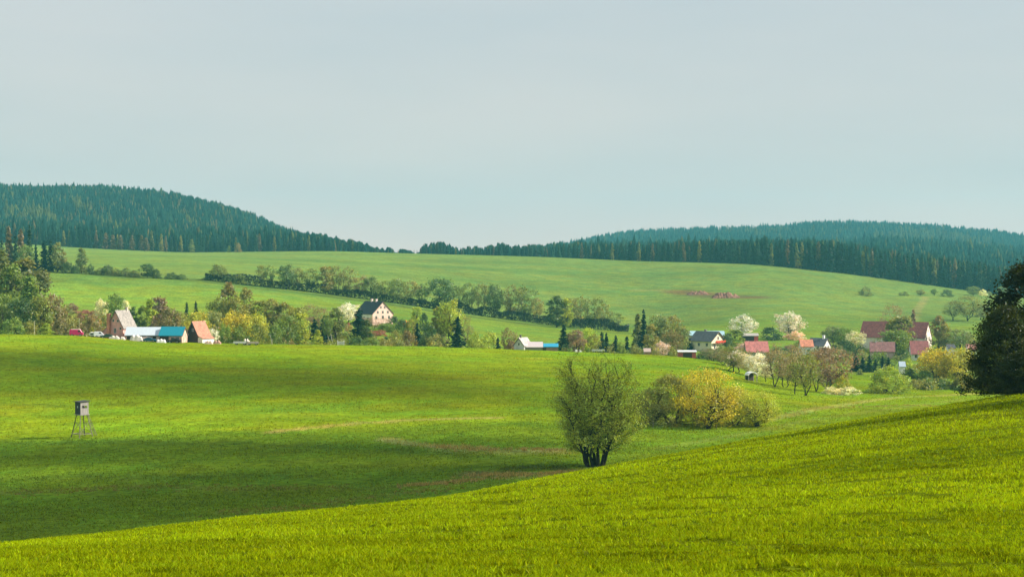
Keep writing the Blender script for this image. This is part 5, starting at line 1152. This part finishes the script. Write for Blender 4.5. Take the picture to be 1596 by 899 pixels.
def ladder(bm):
    for s in (-.28, .28): tube_bm(bm, (2.7, s - .3, -.2), (.8, s - .3, zc + .1), .05, .045)
lad = bm_obj('ladder', ladder, POLE, r)
for k in range(9):
    t = (k + 1) / 10; bm_obj('rung', lambda bm: tube_bm(bm, (2.7 - 1.9 * t, -.62, -.2 + (zc + .3) * t), (2.7 - 1.9 * t, .02, -.2 + (zc + .3) * t), .028, .028, 6), POLE, lad)
# ------------------------------------------------------------------ vehicles and yard things
RUB = pm('tyre_rubber', (.02, .02, .02)); RIM = pm('wheel_rim', (.4, .4, .42), .4, .05, 1, .6)
def wheels(r, xs, ws, rad=.33):
    for x in xs:
        for s in (-1, 1):
            w_ = bm_obj('wheel', lambda bm: tube_bm(bm, (x, s * ws - .1, rad), (x, s * ws + .1, rad), rad, rad, 16), RUB, r); bm_obj('rim', lambda bm: tube_bm(bm, (x, s * (ws + .105) - .02, rad), (x, s * (ws + .105) + .02, rad), rad * .55, rad * .55, 12), RIM, w_)
def car(name, label, px, Y, deg, c, kind='car', L=4.3, H=1.45, group=None):
    p = P(px, Y); r = empty(name, p, R_(deg)); tag(r, label, 'van' if kind == 'van' else 'car', group); W = .86; l = L / 2
    if kind == 'van': body = [(-l, .35), (l, .35), (l, .95), (l - .35, 1.15), (l - .9, H), (-l + .15, H + .04), (-l, H - .2)]; gl = [(l - 1.5, 1.2), (l - .62, 1.2), (l - 1.02, H - .16), (l - 1.5, H - .16)]
    else: body = [(-l, .32), (l, .32), (l, .68), (l - .25, .82), (l - 1.15, .93), (l - 1.75, H), (-l + 1.2, H), (-l + .35, .98), (-l, .9)]; gl = [(-l + .75, .98), (l - 1.35, .98), (l - 1.82, H - .1), (-l + 1.3, H - .1)]
    bm_obj('body', lambda bm: prism(bm, body, -W, W), pm('car_paint', c, .25, .05, 1), r, .04)
    for s in (-1, 1): bm_obj('side_window', lambda bm: prism(bm, gl, s * (W + .006) - .004, s * (W + .006) + .004), glass(), r)
    wheels(r, (-l + .8, l - .85), W - .04)
    for s in (-.55, .55): bm_obj('headlight', lambda bm: quadbox(bm, l + .002, l + .03, s - .16, s + .16, .62, .76), pm('lamp_glass', (.8, .8, .75), .1), r)
    return r
car('parked_van', 'magenta van with a pale roof parked alone left of the farm', 119, 588, 4, (.62, .012, .14), 'van', 4.1, 1.95)
v = [o for o in bpy.data.objects if o.get('label', '').startswith('magenta van')][0]
bm_obj('pale_roof_cover', lambda bm: prism(bm, [(-1.95, 1.97), (-1.6, 2.1), (1.0, 2.06), (1.2, 1.93)], -.8, .8), pm('pale_cover', (.75, .62, .55)), v)
G = 'vehicles parked before the left farm'
car('parked_car', 'white estate car with bluish windows parked left of the pink lean-to', 154, 586, 10, (.72, .74, .78), 'van', 3.0, 1.75, G)
car('parked_car', 'dark green car behind the brick chimney foot', 166, 584, 185, (.03, .07, .05), 'car', 3.9, 1.35, G)
car('parked_car', 'dark blue teal car parked before the middle of the long shed', 233, 579, 5, (.01, .09, .15), 'car', 3.9, 1.35, G)
car('parked_car', 'black car before the barn door under the teal roof', 271, 579, 175, (.02, .022, .03), 'car', 3.9, 1.35, G)
def caravan(label, px, Y, w, h, deg=0):
    p = P(px, Y); r = empty('caravan', p, R_(deg)); tag(r, label, 'caravan'); l = w / 2
    bm_obj('body', lambda bm: prism(bm, [(-l + .2, .4), (l - .1, .4), (l, 1.0), (l - .3, h - .1), (-l + .4, h), (-l, h - .5)], -.95, .95), pm('caravan_shell', (.80, .76, .68), .5, .08), r, .05)
    bm_obj('window', lambda bm: quadbox(bm, -.5, .5, -.975, -.953, h * .5, h * .78), glass(), r); wheels(r, (0,), .85, .3); return r
caravan('small rounded cream caravan left of the white estate car', 144, 586, 1.9, 1.5)
def tarp(name, label, px, Y, w, d, h, c, seed, cat, deg=0):
    """a heap under a sheet, sagging between what it covers"""
    p = P(px, Y); rg = random.Random(seed)
    def f(bm):
        nx, ny = 14, 8; g = [[None] * (ny + 1) for _ in range(nx + 1)]
        for i in range(nx + 1):
            for j in range(ny + 1):
                u, v = i / nx * 2 - 1, j / ny * 2 - 1; k = (1 - abs(u) ** 3.5) * (1 - abs(v) ** 3); g[i][j] = bm.verts.new((u * w / 2 * (1 + .03 * rg.uniform(-1, 1)), v * d / 2, -.3 + (h + .3) * k ** .45 * (1 + .12 * math.sin(i * 1.3 + seed) + .05 * rg.uniform(-1, 1)) if k > 0 else -.3))
        for i in range(nx):
            for j in range(ny): bm.faces.new([g[i][j], g[i + 1][j], g[i + 1][j + 1], g[i][j + 1]])
    o = bm_obj(name, f, pm(name + '_sheet', c, .7, .12, 1.2)); o.location = p; o.rotation_euler = (0, 0, R_(deg)); tag(o, label, cat); return o
tarp('covered_heap', 'long low white sheeted heap before the pink barn gable', 178, 582, 3.4, 1.8, .9, (.60, .56, .48), 1, 'heap')
tarp('covered_heap', 'small white sheeted heap at the corner of the pink barn and the shed', 191, 582, 1.6, 1.4, .8, (.72, .66, .60), 2, 'heap')
tarp('covered_heap', 'largest white sheeted stack standing before the long shed', 212, 580, 3.9, 2.0, 1.7, (.66, .60, .54), 3, 'heap')
tarp('covered_heap', 'pinkish white sheeted stack between the largest stack and the teal roof', 228, 583, 3.2, 1.8, 1.8, (.78, .58, .54), 4, 'heap')
tarp('covered_boat', 'flat rounded white sheeted boat before the end of the long shed', 251, 578, 3.0, 1.5, .95, (.84, .80, .74), 5, 'boat')
tarp('orange_tarpaulin', 'bright orange tarpaulin heap on the meadow right of the pink house', 633, 800, 3.0, 2.4, 2.6, (.72, .26, .015), 6, 'tarpaulin')
tarp('covered_heap', 'pale rubble heap before the orange roofed cottage', 325, 580, 2.6, 1.6, .9, (.62, .44, .36), 7, 'heap')
tarp('covered_heap', 'pinkish rubble heap right of the orange roofed cottage', 338, 582, 2.6, 1.4, 1.0, (.45, .26, .20), 8, 'heap')
# white box on the meadow
p = P(645, 795); r = empty('lidded_box', p, R_(20)); tag(r, 'small white box with a dark lid on the meadow right of the orange tarpaulin', 'box')
bm_obj('body', lambda bm: quadbox(bm, -.6, .6, -.5, .5, -.2, 1.6), WHITE, r, .03); bm_obj('lid', lambda bm: quadbox(bm, -.75, .75, -.65, .65, 1.603, 1.8), DWOOD_SHADE, r)
# flat trailers
def trailer(label, px, Y, L, deg, load):
    p = P(px, Y); r = empty('farm_trailer', p, R_(deg)); tag(r, label, 'trailer')
    bm_obj('bed', lambda bm: quadbox(bm, -L / 2, L / 2, -1, 1, .55, .75), DWOOD_SHADE, r); wheels(r, (-L * .3, L * .3), .9, .32); bm_obj('drawbar', lambda bm: quadbox(bm, -L / 2 - 1.3, -L / 2 - .003, -.05, .05, .55, .65), RIM, r)
    bm_obj('side_board', lambda bm: quadbox(bm, -L / 2, L / 2, -1.06, -1.003, .5, 1.1), load, r); return r
trailer('long flat trailer with white side boards at the field edge below the golden willows', 375, 580, 4.2, 0, WHITE)
trailer('second flat trailer, dark with a pale strip, right of the white boarded one', 394, 580, 3.6, 0, pm('pale_strip', (.60, .48, .40)))
tarp('covered_heap', 'small cream heap piled between the two flat trailers', 384, 582, 2.2, 1.6, 1.6, (.66, .58, .46), 9, 'heap')
trailer('white flat trailer at the field edge between the olive tree and the small spruces', 933, 590, 4.0, -8, WHITE)
for k, (a, b_) in enumerate([(898, 588), (904, 588)]):
    tarp('hay_bale', 'small white wrapped bale at the field edge, %s of two near the pinkish brown tree' % ('left' if k == 0 else 'right'), a, b_, .9, .8, .7, (.8, .78, .74), 20 + k, 'bale')
# gate, posts, poles
p = P(531, 588); r = empty('garden_gate', p); tag(r, 'white wooden gate between dark clipped bushes at the field edge', 'gate')
for s in (-.95, .95): bm_obj('gate_post', lambda bm: quadbox(bm, s - .12, s + .12, -.1, .1, -.4, 1.5), WHITE, r)
bm_obj('gate_leaf', lambda bm: [quadbox(bm, -.8 + i * .2, -.68 + i * .2, -.03, .03, .1, 1.2) for i in range(8)] + [quadbox(bm, -.82, .82, .033, .08, z, z + .12) for z in (.35, .95)], WHITE, r)
def pole(label, px, Y, top, rad=.11, mat=None, cat='post', cross_=False):
    p = P(px, Y); H = -(top - HOR) / F * Y - p.z; r = empty('wooden_post', p); tag(r, label, cat); bm_obj('pole', lambda bm: tube_bm(bm, (0, 0, -.4), (0.05, 0, H), rad, rad * .8), mat or POLE, r)
    bm_obj('cap', lambda bm: quadbox(bm, -rad * 1.2, rad * 1.4, -rad * 1.2, rad * 1.2, H + .003, H + .09), mat or POLE, r)
    return r
PALEP = bark_mat('pale_poles', (.48, .46, .30))
pole('pale wooden post standing at the field edge under the left wood', 53, 584, 500, .12, PALEP); pole('thin pale post behind the magenta van', 123, 640, 496, .10, PALEP)
pole('short grey fence post at the shaded foot of the meadow clump, left end', 1018, yg - 6, 657, .05); pole('short grey fence post before the right of the forked golden willow', 1117, yg - 5, 658, .05)
# white fork-shaped post at the field edge
p = P(424, 584); r = empty('forked_post', p); tag(r, 'white fork shaped dead sapling at the field edge under the brown olive tree', 'dead sapling')
bm_obj('stem', lambda bm: (tube_bm(bm, (0, 0, -.3), (-.15, 0, 1.2), .1, .08), tube_bm(bm, (-.15, 0, 1.2), (-.75, 0, 3.0), .08, .04), tube_bm(bm, (-.1, 0, 1.1), (.4, 0, 1.9), .07, .04)), BARKP, r); bm_obj('twig', lambda bm: tube_bm(bm, (-.5, 0, 2.2), (-.4, .1, 3.5), .04, .02), BARKP, r)
# leaning white birch trunks
for dx, x1, lab in ((0, -3.4, 'leaning white birch trunk, left one before the dark spruces'), (2.2, -2.2, 'leaning white birch trunk, right one before the dark spruces')):
    p = P(519 + dx, 664); r = empty('birch_tree', p); tag(r, lab, 'tree', 'leaning birches'); bm_obj('trunk', lambda bm: (tube_bm(bm, (0, 0, -.3), (x1 * .45, 0, 3.6), .16, .12), tube_bm(bm, (x1 * .45, 0, 3.6), (x1, 0, 10.0), .12, .03)), BARKP, r)
    c = bpy.data.objects.new('crown', TEMPL['airy1'][1]); put(c, r); c.location = (x1 * .8, 0, 3.6); c.scale = (.42, .42, .78); c.color = (*COLS['green'], 1)
# ------------------------------------------------------------------ dirt heap on the upper meadow
def heap(label, px, row, w, h, seed):
    Y = find(px, row, 1000, 1600); p = P(px, Y); rg = np.random.default_rng(seed); W = w / F * Y; H = h / F * Y; nx, ny = 46, 26
    u, v = np.meshgrid(np.linspace(-1, 1, nx), np.linspace(-1, 1, ny), indexing='ij'); X = p.x + u * W / 2; Yy = p.y + v * W * .22
    k = np.clip(1 - u ** 2, 0, 1) ** .7 * np.clip(1 - v ** 2, 0, 1) ** .7; z = k * (.25 + 1.1 * vnoise(u * 10, v * 5, 1.7, seed)) * H + (vnoise(u * 30, v * 14, 1, seed + 2) - .5) * H * .45 * (k > .05) - (k < .03) * .5
    Vv = np.stack([X, Yy, ground(X, Yy) + z], -1).reshape(-1, 3); i, j = np.meshgrid(np.arange(nx - 1), np.arange(ny - 1), indexing='ij'); b0 = i * ny + j
    o = mesh_obj('dirt_heap', np_mesh('dirt_heap', Vv, np.stack([b0, b0 + ny, b0 + ny + 1, b0 + 1], -1).reshape(-1, 4)), pm('raw_earth', (.26, .13, .085), .95, .35, .3)); tag(o, label, 'dirt heap')
heap('lower brown dirt heap on the upper meadow, left of the two', 1088, 459, 36, 5.5, 3); heap('taller brown dirt heap on the upper meadow, right of the two', 1131, 464, 44, 8, 7)
